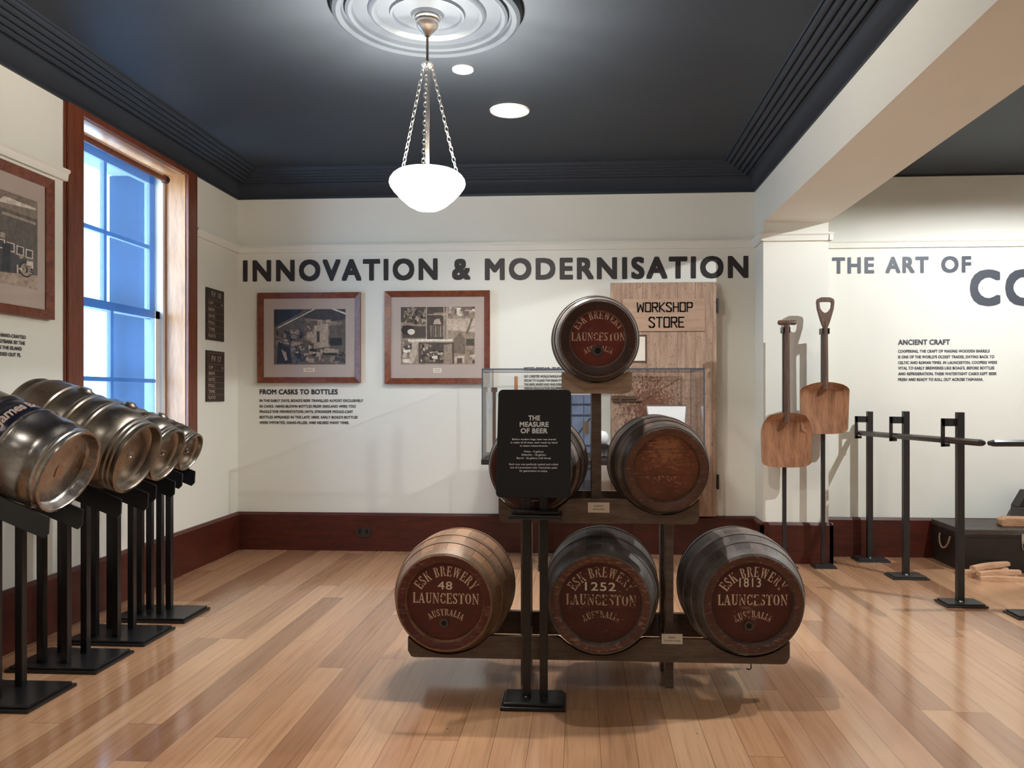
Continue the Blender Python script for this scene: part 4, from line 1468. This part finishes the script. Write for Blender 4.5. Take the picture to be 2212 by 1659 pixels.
for s_, z_, w_ in (('Before modern kegs, beer was stored', .2355, .180), ('in casks of all sizes, each made by hand', .2220, .192), ('to exact measurements:', .2085, .115),
                   ('Firkin - 9 gallons', .1845, .080), ('Kilderkin - 18 gallons', .1710, .100), ('Barrel - 36 gallons (163 litres)', .1575, .140),
                   ('Each one was perfectly sealed and rolled', .1320, .200), ('out of Launceston into Tasmanian pubs', .1185, .192), ('for generations to enjoy.', .1050, .115)):
    tx = MB()
    fit_text(tx, s_, 0, z_, w_, .0078, .022, 'C', 1.0, Xt)
    tx.build('text_line', M['white'], sb_)

# ---------------------------------------------------------------- kegs on their stands
M['steelA'] = steel_mat('bright_keg_steel', (0.40, 0.38, 0.36, 1), .16, .36, (0.26, 0.21, 0.17, 1), .54)
M['steelB'] = steel_mat('tarnished_keg_steel', (0.34, 0.30, 0.255, 1), .24, .46, (0.20, 0.16, 0.12, 1), .50)
M['steelC'] = steel_mat('dull_bronze_keg_steel', (0.38, 0.34, 0.285, 1), .22, .42, (0.22, 0.18, 0.14, 1), .52)
M['badge'] = plain('worn_copper_badge', (0.36, 0.24, 0.16, 1), .35, .8, .1)
M['navy'] = plain('navy_keg_band', (0.010, 0.014, 0.028, 1), .22, .2, .1)
M['script'] = plain('pale_script', srgb(196, 182, 172), .5)
M['copperline'] = plain('copper_outline', srgb(150, 84, 58), .5)
TILT = R(22)


def keg_profile(L, rbd, rrim, kind):
    p = []
    if kind == 'smooth':
        p = [(0, -.5), (.80, -.5), (.92, -.49), (.95, -.47), (.93, -.43), (.96, -.40), (1.0, -.36), (1.0, -.17), (1.035, -.155), (1.035, -.125), (1.0, -.11),
             (1.0, .11), (1.035, .125), (1.035, .155), (1.0, .17), (1.0, .33), (.985, .375), (.945, .40), (.93, .42), (.955, .435), (.955, .45), (.925, .46), (.925, .475),
             (.945, .49), (.93, .5), (.88, .5), (.86, .49), (.85, .43), (.80, .41), (.66, .405), (.40, .412), (0, .415)]
    else:
        p = [(0, -.5), (.70, -.5), (.84, -.49), (.88, -.46), (.86, -.43), (.93, -.39), (.985, -.34), (1.0, -.28), (1.0, -.21), (1.02, -.20), (1.02, -.185), (.985, -.175), (1.0, -.16),
             (1.0, -.03), (.985, -.02), (1.02, -.005), (1.02, .01), (.985, .02), (1.0, .035), (1.0, .13), (.985, .14), (1.02, .152), (1.02, .166), (.985, .176), (1.0, .19),
             (1.0, .26), (.975, .32), (.92, .365), (.885, .38), (.905, .395), (.905, .41), (.875, .42), (.895, .432), (.895, .447), (.865, .457), (.89, .47), (.88, .495),
             (.85, .5), (.80, .5), (.775, .485), (.765, .43), (.70, .415), (.55, .41), (.48, .42), (.2, .422), (.06, .422), (0, .422)]
    k = rrim / rbd
    out = []
    for r_, x in p:
        out.append((r_ * rbd, x * L))
    return out


def keg(label, X, Y, Z, L, rbd, rrim, kind, mat, extra=None):
    rot = Euler((0, TILT, 0))
    Rm = rot.to_matrix()
    cen = Vector((X, Y, Z)) - Rm @ Vector((L * .5, 0, 0))
    base = cen - Rm @ Vector((0, 0, rbd))
    o = thing('beer_keg', label, 'keg', base, rot, group='metal kegs along the left wall')
    A = Matrix.Rotation(R(90), 4, 'Y')
    MB().lathe(keg_profile(L, rbd, rrim, kind), 72, 0, A).build('shell', mat, o, smooth=42, loc=(0, 0, rbd))
    if extra:
        extra(o, L, rbd)
    return o


def front_keg_extra(o, L, rbd):
    A = Matrix.Rotation(R(90), 4, 'Y')
    band = MB().lathe([(rbd * 1.0, -.108 * L), (rbd * 1.006, -.105 * L), (rbd * 1.006, .105 * L), (rbd * 1.0, .108 * L)], 72, 0, A).build('colour_band', M['navy'], o, smooth=40, loc=(0, 0, rbd))
    # stamped badge on the end
    Xb = Matrix.Translation((.4145 * L, .0, 0)) @ Matrix.Rotation(R(90), 4, 'Z') @ Matrix.Rotation(R(90), 4, 'X')
    MB().prism([(-.018, -.030), (.018, -.030), (.022, .012), (.014, .024), (-.014, .024), (-.022, .012)], -.002, .003, 0, Xb @ Matrix.Translation((0, -.012, 0))).build('badge', M['badge'], o, loc=(0, 0, rbd))
    # script name wrapped on the band
    vs, fs = text2d('James Boag\'s', .02, .95)
    for nm, rr_, dx, da, mt in (('script_shadow', rbd * 1.0075, .004, -.012, M['copperline']), ('script_lettering', rbd * 1.010, 0, 0, M['script'])):
        mb = MB()
        pts = []
        sc = .066
        for x, y in vs:
            xs = (x + .25 * y) * sc                  # along the keg's round
            ys = (y - .30) * sc                      # along its axis
            a = R(36) + xs / rbd + da
            pts.append((-ys + .012 + dx, -rr_ * math.cos(a), rr_ * math.sin(a)))
        mb.add(pts, fs)
        mb.build(nm, mt, band, loc=(0, 0, 0))


def ring_extra(o, L, rbd):
    A = Matrix.Rotation(R(90), 4, 'Y')
    Xb = A @ Matrix.Translation((0, 0, .422 * L))
    MB().lathe([(0, .002), (.010, .003), (.012, .006), (.020, .006), (.022, 0)], 24, 0, Xb).build('bung_boss', M['steelA'], o, smooth=40, loc=(0, 0, rbd))


def bung_extra(o, L, rbd):
    ring_extra(o, L, rbd)
    X_ = Matrix.Translation((-.06, 0, rbd * 1.0))
    MB().lathe([(0, .014), (.024, .014), (.030, .004), (.040, 0), (.040, -.02)], 24, 0, X_).build('filler_boss', M['steelB'], o, smooth=40, loc=(0, 0, rbd))


SY = (3.28, 3.738, 4.149, 4.567)
KEGS = (('polished steel keg with navy name band, nearest the camera', -2.18, .974, .57, .198, .188, 'smooth', M['steelA'], front_keg_extra),
        ('largest keg, tarnished steel, second from the camera', -2.14, .995, .62, .205, .178, 'ribbed', M['steelB'], bung_extra),
        ('mid-sized ribbed keg, third from the camera', -2.208, .980, .48, .170, .153, 'ribbed', M['steelC'], bung_extra),
        ('smallest ribbed keg, farthest from the camera', -2.292, .964, .38, .132, .113, 'ribbed', M['steelC'], bung_extra))


def keg_stand(label, Y, fX, axZ, rad):
    o = thing('keg_stand', label, 'stand', (-2.478, Y, 0), group='black keg stands')
    b = MB(); stepped_plate(b, -.224, .224, -.160, .160, 0, .026, .014)
    b.build('base_plate', M['black'], o, bevel=.003)
    hw = .55 * rad
    drop = math.sqrt(rad * rad - hw * hw) / math.cos(TILT) + .004
    sl = math.tan(TILT)

    def axis_z(x):                                # x in world metres
        return axZ + (fX - x) * sl
    for sy in (-1, 1):
        xf, xr = fX - .015, fX - .50
        poly = []
        zt = lambda x: axis_z(x) - drop
        hgt = .098
        poly = [(xf, zt(xf)), (xf - .004, zt(xf) - hgt * .7), (xf - .024, zt(xf) - hgt + .01), (xf - .05, zt(xf - .05) - hgt), (xr + .03, zt(xr + .03) - hgt), (xr, zt(xr) - hgt + .03), (xr, zt(xr))]
        poly = [(x + 2.478, z) for x, z in poly]
        Xc = Matrix(((1, 0, 0, 0), (0, 0, -1, sy * (hw + .003)), (0, 1, 0, 0), (0, 0, 0, 1)))
        MB().prism(poly, -.005, .005, 0, Xc).build('cradle_plate', M['navyplate'], o, bevel=.002)
        # cross pieces
    xm = -2.515
    for sx in (-1, 1):
        for sy in (-1, 1):
            x_ = xm + sx * .06
            y_ = sy * min(hw - .02, .075)
            MB().box(x_ + 2.478 - .017, x_ + 2.478 + .017, y_ - .017, y_ + .017, .024, axis_z(x_) - drop - .03).build('leg', M['black'], o, bevel=.003)
    for x_ in (xm - .06, xm + .06):
        MB().box(x_ + 2.478 - .016, x_ + 2.478 + .016, -hw, hw, axis_z(x_) - drop - .075, axis_z(x_) - drop - .045).build('cross_bar', M['black'], o)
    return o


SL = ('black four-legged stand under the polished navy-banded keg', 'black four-legged stand under the largest keg',
      'black four-legged stand under the mid-sized keg', 'black four-legged stand under the smallest keg')
for (lab, kx, kz, L_, rbd, rrim, kind, mt, ex), y_, sl_ in zip(KEGS, SY, SL):
    keg(lab, kx, y_, kz, L_, rbd, rrim, kind, mt, ex)
    keg_stand(sl_, y_, kx, kz, rbd)

# ---------------------------------------------------------------- glass case and what stands in it, old door, photo panel
VX0, VX1, VY0, VY1, VZ0, VZ1 = -.715, .878, 5.75, 6.45, .84, 1.49
vc = thing('display_case', 'wide clear glass display case on a dark shelf behind the casks', 'display case', ((VX0 + VX1) / 2, 6.1, 0))
T = Matrix.Translation((-(VX0 + VX1) / 2, -6.1, 0))
MB().box(VX0 - .008, VX1 + .008, VY0 - .008, VY1 + .008, .80, VZ0, 0, T).build('shelf', M['chest'], vc, bevel=.003)
for nm, bx in (('front_pane', (VX0, VX1, VY0, VY0 + .006, VZ0, VZ1)), ('rear_pane', (VX0, VX1, VY1 - .006, VY1, VZ0, VZ1)), ('end_pane', (VX0, VX0 + .006, VY0 + .006, VY1 - .006, VZ0, VZ1)),
               ('end_pane', (VX1 - .006, VX1, VY0 + .006, VY1 - .006, VZ0, VZ1)), ('top_pane', (VX0, VX1, VY0, VY1, VZ1, VZ1 + .006))):
    MB().box(*bx, 0, T).build(nm, M['glass'], vc)
ed = MB()
e_ = .0045
for x in (VX0, VX1):
    for y in (VY0, VY1):
        ed.box(x - e_, x + e_, y - e_, y + e_, VZ0, VZ1 + .006, 0, T)
for y in (VY0, VY1):
    ed.box(VX0, VX1, y - e_, y + e_, VZ1 - .002, VZ1 + .008, 0, T)
for x in (VX0, VX1):
    ed.box(x - e_, x + e_, VY0, VY1, VZ1 - .002, VZ1 + .008, 0, T)
ed.build('edge_strip', plain('blue_grey_glass_edge', (0.06, 0.075, 0.10, 1), .3), vc)
for x, y in ((-.30, 5.90), (-.28, 6.38), (.655, 5.90), (.655, 6.38)):
    MB().box(x - .016, x + .016, y - .016, y + .016, 0, .80, 0, T).build('leg', M['chest'], vc)

o = thing('mallet', 'wooden mallet standing handle up in the glass case, above the black sign', 'tool', (-.502, 6.15, VZ0))
MB().box(-.09, .09, -.045, .045, 0, .11).build('mallet_head', M['blade'], o, bevel=.008)
MB().lathe([(0, .10), (.013, .10), (.015, .35), (.014, .60), (.010, .612), (0, .612)], 14).build('handle', M['jamb'], o, smooth=40)
o = thing('wire_gauge', 'thin wire loop hanging from a small wooden post in the case', 'tool', (-.672, 6.15, VZ0))
MB().box(-.012, .012, -.012, .012, 0, .49).box(-.022, .022, -.016, .016, .49, .525).build('post', M['shaft'], o, bevel=.002)
MB().tube([(-.016, 0, .495), (-.030, -.005, .42), (-.044, -.01, .345), (-.036, -.012, .330), (-.024, -.01, .345), (-.012, -.004, .42), (-.006, 0, .495)], .0022, 6).build('wire_loop', M['nickel'], o, smooth=60)
o = thing('easel_notice', 'blank white notice on a small easel inside the glass case', 'notice', (.665, 6.15, VZ0))
Xe = Matrix.Rotation(R(-14), 4, 'X') @ on_back(0, 0, 0)
MB().prism([(-.125, .14), (.125, .14), (.155, .395), (-.155, .395)], 0, .004, 0, Xe).build('sheet', M['white'], o)
f_ = MB()
for p_, q_ in (((-.125, .14), (.125, .14)), ((.125, .14), (.155, .395)), ((.155, .395), (-.155, .395)), ((-.155, .395), (-.125, .14))):
    f_.tube([(p_[0], p_[1], .004), (q_[0], q_[1], .004)], .006, 6, 0, Xe)
f_.build('frame', M['nickel'], o, smooth=60)
MB().box(-.10, .10, -.05, .06, 0, .012).box(-.014, .014, .0, .014, .01, .16).build('easel_foot', M['black'], o)
o = thing('glass_globe', 'small glossy white globe on a dark foot inside the glass case', 'ornament', (.160, 6.0, VZ0))
MB().lathe([(0, .09), (.028, .095), (.046, .12), (.050, .145), (.046, .17), (.028, .193), (0, .198)], 28).build('globe', M['chrome'], o, smooth=60)
MB().lathe([(0, 0), (.062, 0), (.066, .012), (.05, .05), (.055, .085), (.034, .10), (0, .10)], 28).build('foot', M['chest'], o, smooth=40)

o = thing('old_store_door', 'weathered tan boarded door lettered WORKSHOP STORE fixed to back wall', 'door', (.666, YB, .325))
dx0, dx1, dz = .240 - .666, 1.092 - .666, 1.895
MB().box(dx0, dx1, -.095, -.055, 0, dz).build('boards', M['door'], o, bevel=.004)
MB().box(dx0 + .06, dx0 + .16, -.055, 0, .3, 1.6).box(dx1 - .16, dx1 - .06, -.055, 0, .3, 1.6).build('wall_batten', M['shaft'], o)
sb_ = MB().box(.338 - .666, .998 - .666, -.106, -.095, 1.823 - .325, 2.085 - .325).build('sign_board', M['signboard'], o, bevel=.002)


STR = {'W': (1.0, [[(0, 1), (.12, 0), (.5, .75), (.88, 0), (1, 1)]]), 'O': (.8, [[(0, .06), (0, .94), (.1, 1), (.7, 1), (.8, .94), (.8, .06), (.7, 0), (.1, 0), (0, .06)]]),
       'R': (.8, [[(0, 0), (0, 1), (.66, 1), (.78, .9), (.78, .6), (.66, .5), (0, .5)], [(.36, .5), (.8, 0)]]), 'K': (.8, [[(0, 0), (0, 1)], [(.76, 1), (.05, .46), (.8, 0)]]),
       'S': (.8, [[(.78, .86), (.66, 1), (.14, 1), (0, .86), (.02, .72), (.76, .32), (.78, .14), (.64, 0), (.12, 0), (0, .12)]]), 'H': (.76, [[(0, 0), (0, 1)], [(.76, 0), (.76, 1)], [(0, .5), (.76, .5)]]),
       'P': (.78, [[(0, 0), (0, 1), (.66, 1), (.78, .9), (.78, .56), (.66, .46), (0, .46)]]), 'T': (.8, [[(0, 1), (.8, 1)], [(.4, 0), (.4, 1)]]),
       'E': (.72, [[(.72, 1), (0, 1), (0, 0), (.72, 0)], [(0, .5), (.56, .5)]])}


def stroke_text(mb, s, x0, z0, w_, h_, t, X):
    tot = sum(STR[c][0] + .32 for c in s) - .32
    k = w_ / tot
    x = x0
    for c in s:
        wd, lines = STR[c]
        for ln in lines:
            for (ax, az), (bx, bz) in zip(ln[:-1], ln[1:]):
                p0, p1 = Vector((x + ax * k, z0 + az * h_)), Vector((x + bx * k, z0 + bz * h_))
                d = (p1 - p0).normalized()
                n = Vector((-d.y, d.x)) * (t / 2)
                e = d * (t / 2)
                pts = [p0 - e + n, p0 - e - n, p1 + e - n, p1 + e + n]
                mb.flat([(p.x, p.y) for p in pts], 0, 0, X)
        x += (wd + .32) * k


tx = MB()
Xd = on_back(-.666, -.1072, -.325)
stroke_text(tx, 'WORKSHOP', .456, 1.982, .440, .070, .0115, Xd)
stroke_text(tx, 'STORE', .552, 1.856, .276, .078, .0120, Xd)
tx.build('lettering', M['black'], sb_)
MB().box(.425 - .666, .532 - .666, -.099, -.095, 1.570 - .325, 1.795 - .325, 0).build('notice_frame', M['shaft'], o)
MB().box(.425 - .666, .520 - .666, -.101, -.099, 1.584 - .325, 1.780 - .325, 0).build('paper_notice', M['card'], o)
MB().box(.252 - .666, .487 - .666, -.108, -.095, 1.252 - .325, 1.262 - .325).box(.252 - .666, .455 - .666, -.112, -.095, 1.27 - .325, 1.30 - .325).box(.30 - .666, .33 - .666, -.118, -.095, 1.245 - .325, 1.305 - .325).build('sliding_bolt', M['shaft'], o, bevel=.002)
for z_ in (2.028, .605):
    MB().box(dx1 - .004, dx1 + .022, -.092, -.058, z_ - .056 - .325, z_ + .056 - .325).cyl(.009, z_ - .06 - .325, z_ + .06 - .325, 12, 0, Matrix.Translation((dx1 + .012, -.096, 0))).build('hinge', M['gunmetal'], o, smooth=40)

o = thing('photo_panel', 'slate-blue printed photo panel of a braced shed door behind the case', 'panel', (-.19, YB, .518))
Xp = on_back(-.31, 0, 0)
MB().box(0, .615, 0, .816, .001, .006, 0, Xp).build('board', M['slate'], o)
pp = MB()
X2 = Xp @ Matrix.Translation((0, 0, .0062))
for k in range(6):
    pp.flat(q(.02 + .1 * k, .02, .026 + .1 * k, .78), 0, 0, X2)
for z_ in (.17, .36, .61, .70):
    pp.flat(q(.0, z_, .615, z_ + .018), .0004, 0, X2)
pp.flat(q(.578, .02, .592, .79), .0004, 0, X2)
pp.flat([(.40, .38), (.42, .38), (.59, .60), (.57, .60)], .0006, 0, X2)
pp.flat(q(.515, .47, .565, .57), .0008, 1, X2)
pp.flat(q(0, .79, .615, .816), .0006, 2, X2)
pp.build('photograph', [M['slatedk'], M['photodoor'], M['white']], o)

# ---------------------------------------------------------------- shovels on their poles
def pole_stand(label, x, y, ztop, zclip, plate=True):
    o = thing('shovel_stand', label, 'stand', (x, y, 0), group='poles carrying the shovels')
    b = MB(); stepped_plate(b, -.085, .085, -.075, .058, 0, .022, .012)
    b.build('base_plate', M['gunmetal'], o, bevel=.002)
    MB().box(-.014, .014, -.012, .016, .02, ztop).build('pole', M['gunmetal'], o, bevel=.002)
    c = MB()
    c.box(-.034, .022, -.050, -.012, zclip - .022, zclip + .022)
    c.box(-.034, -.027, -.095, -.050, zclip - .022, zclip + .022).box(.015, .022, -.095, -.050, zclip - .022, zclip + .022)
    c.build('clip', M['black'], o, bevel=.003)
    return o


def blade_mesh(w_, h_, shoulder, th=.016, dish=.030):
    """wooden shovel blade, top edge at z=h_, rounded shoulders, hollowed towards the viewer"""
    nx, nz_ = 22, 22
    vs, fs = [], []

    def half(t):                                   # half width at height fraction t (0 bottom, 1 top)
        hw = w_ / 2 * (.93 + .07 * t)
        if t < .12:
            hw *= 1 - .07 * ((.12 - t) / .12) ** 3
        if t > 1 - shoulder:
            u_ = (t - (1 - shoulder)) / shoulder
            hw *= math.sqrt(max(0.0, 1 - (.72 * u_) ** 2.6)) * (1 - .12 * u_)
        return hw
    for side in (0, 1):
        for j in range(nz_ + 1):
            t = j / nz_
            z = h_ * t
            hw = half(t)
            for i in range(nx + 1):
                s_ = -1 + 2 * i / nx
                bowl = dish * (1 - s_ * s_) * (.35 + .65 * math.sin(math.pi * min(1, t * .9 + .08)))
                lip = -.040 * max(0, (t - .80) / .20) ** 2
                zz = z + (h_ * .055) * (1 - s_ * s_) * (t > .999) + .022 * (s_ ** 4) * max(0, 1 - t / .1) - .006 * (t < .001)
                y = bowl + lip + (th if side else 0)
                vs.append((s_ * hw, y, zz))
    n1 = (nx + 1) * (nz_ + 1)
    for side in (0, 1):
        for j in range(nz_):
            for i in range(nx):
                p = side * n1 + j * (nx + 1) + i
                f_ = (p, p + 1, p + nx + 2, p + nx + 1)
                fs.append(f_ if side == 0 else f_[::-1])
    for i in range(nx):
        a_, b_ = i, i + 1
        fs.append((b_, a_, n1 + a_, n1 + b_))
        a_, b_ = nz_ * (nx + 1) + i, nz_ * (nx + 1) + i + 1
        fs.append((a_, b_, n1 + b_, n1 + a_))
    for j in range(nz_):
        a_, b_ = j * (nx + 1), (j + 1) * (nx + 1)
        fs.append((a_, b_, n1 + b_, n1 + a_))
        a_, b_ = j * (nx + 1) + nx, (j + 1) * (nx + 1) + nx
        fs.append((b_, a_, n1 + a_, n1 + b_))
    return MB().add(vs, fs)


S1X, S1Y = 1.545, 6.095
pole_stand('dark pole carrying the T-handled shovel, left of the two', S1X, 6.165, 1.80, 1.795)
o = thing('wooden_shovel', 'wooden shovel with T handle, lower left of the two before the pilaster', 'shovel', (S1X, S1Y, .765), group='old wooden shovels on poles')
blade_mesh(.388, .388, .34).build('blade', M['blade'], o, smooth=50)
MB().lathe([(0, .33), (.023, .33), (.022, .60), (.020, 1.05), (.022, 1.075), (0, 1.075)], 16, 0, Matrix.Translation((0, -.008, 0))).build('shaft', M['shaft'], o, smooth=50)
MB().lathe([(0, -.068), (.014, -.067), (.019, -.055), (.017, 0), (.019, .055), (.014, .067), (0, .068)], 16, 0, Matrix.Translation((0, -.008, 1.085)) @ Matrix.Rotation(R(90), 4, 'Y')).build('handle', M['shaft'], o, smooth=50)

S2X, S2Y = 1.828, 6.100
pole_stand('dark pole carrying the D-handled shovel, right of the two', S2X + .007, 6.170, 1.79, 1.785)
o = thing('wooden_shovel', 'wooden shovel with D handle, higher right of the two before the pilaster', 'shovel', (S2X, S2Y, 1.018), group='old wooden shovels on poles')
blade_mesh(.366, .366, .12).build('blade', M['blade'], o, smooth=50)
MB().lathe([(0, .33), (.024, .33), (.022, .55), (.020, .80), (.022, .84), (0, .84)], 16, 0, Matrix.Translation((0, -.006, 0))).build('shaft', M['shaft'], o, smooth=50)
d_ = MB()
outer = [(-.020, .80), (.020, .80), (.036, .845), (.060, .930), (.066, .985), (.060, 1.008), (.030, 1.020), (-.030, 1.020), (-.060, 1.008), (-.066, .985), (-.060, .930), (-.036, .845)]
inner = [(-.008, .905), (.008, .905), (.026, .918), (.040, .940), (.044, .975), (.042, .984), (.020, .986), (-.020, .986), (-.042, .984), (-.044, .975), (-.040, .940), (-.026, .918)]
n = len(outer)
vs = [(x, -.022, z) for x, z in outer] + [(x, -.022, z) for x, z in inner] + [(x, .010, z) for x, z in outer] + [(x, .010, z) for x, z in inner]
fs = []
for i in range(n):
    j = (i + 1) % n
    fs += [(i, j, n + j, n + i), (2 * n + j, 2 * n + i, 3 * n + i, 3 * n + j), (i, 2 * n + i, 2 * n + j, j), (n + i, n + j, 3 * n + j, 3 * n + i)]
d_.add(vs, fs)
d_.build('handle', M['shaft'], o, bevel=.005)

# ---------------------------------------------------------------- bar stands and the long bars
def bar_stand(label, x, y, top=1.195, side=1):
    o = thing('bar_stand', label, 'stand', (x, y, 0), group='dark steel stands for the long bars')
    b = MB(); stepped_plate(b, -.125, .125, -.105, .075, 0, .022, .013)
    b.build('base_plate', M['gunmetal'], o, bevel=.002)
    MB().box(-.021, .021, -.021, .021, .02, top).build('post', M['gunmetal'], o, bevel=.003)
    h = MB()
    for a_, b_, c_, d_ in ((-.112, -.021, .088, .040), (-.112, -.092, .215, .040), (-.112, -.062, .215, .196)):
        h.box(min(a_ * side, b_ * side), max(a_ * side, b_ * side), -.006, .006, top - c_, top - d_)
    h.build('hook', M['gunmetal'], o, bevel=.0015)
    MB().lathe([(.012, .022), (.010, .028), (0, .03)], 10, 0, Matrix.Translation((-.005, -.026, 0))).build('weld_bead', M['nickel'], o, smooth=50)
    return o


bar_stand('dark steel stand with square hook, farthest, by the back wall', 2.283, 6.46, 1.178)
bar_stand('dark steel stand with square hook, middle of the row', 2.326, 5.865, 1.190)
bar_stand('dark steel stand with square hook, nearest whole one, before the chest', 2.362, 5.125, 1.198)
bar_stand('dark steel stand cut off at the right edge of the view', 2.655, 4.875, 1.198, -1)


def oct_bar(name, label, p0, p1, r_, mat):
    p0, p1 = Vector(p0), Vector(p1)
    L_ = (p1 - p0).length
    o = thing(name, label, 'bar', p0, (p1 - p0).to_track_quat('Z', 'Y').to_euler(), group='long dark bars on stands')
    MB().lathe([(0, 0), (r_ * .62, .002), (r_, .03), (r_, L_ - .03), (r_ * .62, L_ - .002), (0, L_)], 8, 0, Matrix.Rotation(R(22.5), 4, 'Z')).build('shank', mat, o)
    return o


oct_bar('long_bar', 'long dark bar lying across three stands towards the back wall', (2.300, 4.70, 1.030), (2.205, 6.545, 1.004), .021, M['barwood'])
oct_bar('long_bar', 'dark bar with pale top running off the right edge of the view', (2.372, 4.80, 1.0235), (3.6, 4.86, 1.0235), .021, M['barwood'])

# ---------------------------------------------------------------- chest, what lies on it, staves on the floor
CX0, CX1, CY0, CY1 = 2.800, 3.95, 6.03, 6.555
ch = thing('timber_chest', 'large dark timber chest against the back wall at the right', 'chest', ((CX0 + CX1) / 2, (CY0 + CY1) / 2, 0))
T = Matrix.Translation((-(CX0 + CX1) / 2, -(CY0 + CY1) / 2, 0))
MB().box(CX0 + .006, CX1 - .006, CY0 + .006, CY1, 0, .275, 0, T).build('body', M['chest'], ch, bevel=.004)
MB().box(CX0, CX1, CY0, CY1, .278, .318, 0, T).build('lid', M['chestlid'], ch, bevel=.004)
MB().box(CX0 + .002, CX1 - .002, CY0 + .002, CY1, .262, .280, 0, T).build('lid_rim', M['chest'], ch)
hr = []
for i in range(11):
    a_ = math.pi * i / 10
    hr.append((CX0 - .012 - .016 * math.sin(a_), 6.29 - .085 * math.cos(a_), .235 - .10 * math.sin(a_)))
MB().tube(hr, .007, 6, 0, T).build('rope_handle', M['rope'], ch, smooth=60)
lt = MB().box(3.215, 3.250, CY0 - .006, CY0 + .004, .215, .290, 0, T)
lt.tube([(3.232, CY0 - .008, .235), (3.218, CY0 - .010, .215), (3.220, CY0 - .010, .185), (3.232, CY0 - .010, .170), (3.246, CY0 - .010, .185), (3.246, CY0 - .010, .215), (3.232, CY0 - .008, .235)], .004, 6, 0, T)
lt.build('latch', M['nickel'], ch, smooth=40)
o = thing('wood_block', 'pale rounded wood block with dark end lying on the chest lid', 'block', (3.33, 6.20, .318))
MB().prism([(-.19, .012), (-.175, 0), (.06, 0), (.06, .072), (-.15, .072), (-.185, .055)], -.045, .045, 0, Matrix(((1, 0, 0, 0), (0, 0, -1, 0), (0, 1, 0, 0), (0, 0, 0, 1)))).build('pale_body', M['blockwood'], o, bevel=.008)
MB().box(.061, .17, -.047, .047, 0, .078).build('dark_end', M['chest'], o, bevel=.006)
o = thing('tool_box', 'dark wooden tool box with slanting lid at the rear of the chest', 'box', (3.62, 6.46, .318))
X_ = Matrix(((1, 0, 0, 0), (0, 0, -1, 0), (0, 1, 0, 0), (0, 0, 0, 1)))
MB().prism([(-.235, 0), (.22, 0), (.22, .115), (-.225, .115)], -.06, .06, 0, X_).build('carcass', M['chestlid'], o, bevel=.004)
MB().prism([(-.228, .117), (.22, .117), (.22, .245), (-.155, .245)], -.06, .06, 0, X_).build('slanting_lid', M['chest'], o, bevel=.004)
MB().box(-.18, -.13, -.066, -.06, .09, .14).build('clasp', M['nickel'], o)

rng = random.Random(3)
STV = [((2.72, 5.985, 0), (3.16, 6.00, 0), .030, 'lowest oak stave, farthest back, in the pile before the chest'),
       ((2.80, 5.78, 0), (3.10, 5.765, 0), .032, 'front oak stave lying straight along the floor before the chest'),
       ((2.775, 5.88, 0), (3.09, 5.91, 0), .028, 'oak stave lying flat behind the front one'),
       ((2.80, 5.80, .030), (3.11, 5.86, .034), .030, 'oak stave on top of the front pair, ends fanned left'),
       ((2.78, 5.84, .062), (3.10, 6.00, .066), .028, 'topmost oak stave slanting up across the pile'),
       ((2.90, 6.00, .030), (3.08, 5.95, .030), .028, 'short oak stave leaning at the back of the pile'),
       ((3.22, 5.80, 0), (3.55, 5.87, 0), .032, 'oak stave alone at the right edge of the view')]
for p0, p1, h_, lab in STV:
    p0, p1 = Vector(p0), Vector(p1)
    L_ = (p1 - p0).length
    d = p1 - p0
    o = thing('oak_stave', lab, 'stave', (p0 + p1) / 2, (0, -math.asin(d.z / L_), math.atan2(d.y, d.x)), group='loose oak staves on the floor')
    mb = MB()
    nseg = 10
    vs, fs = [], []
    for i in range(nseg + 1):
        t = i / nseg
        x = -L_ / 2 + L_ * t
        wv = .034 * (.75 + .25 * math.sin(math.pi * t))
        bow = .006 * math.sin(math.pi * t)
        vs += [(x, -wv, bow * 0), (x, wv, bow * 0), (x, wv * .9, h_ * .85 + bow), (x, 0, h_ + bow), (x, -wv * .9, h_ * .85 + bow)]
    for i in range(nseg):
        p = i * 5
        for k in range(5):
            k2 = (k + 1) % 5
            fs.append((p + k, p + k2, p + 5 + k2, p + 5 + k))
    fs += [(4, 3, 2, 1, 0), tuple(nseg * 5 + k for k in range(5))]
    mb.add(vs, fs).build('plank', M['stave'], o)
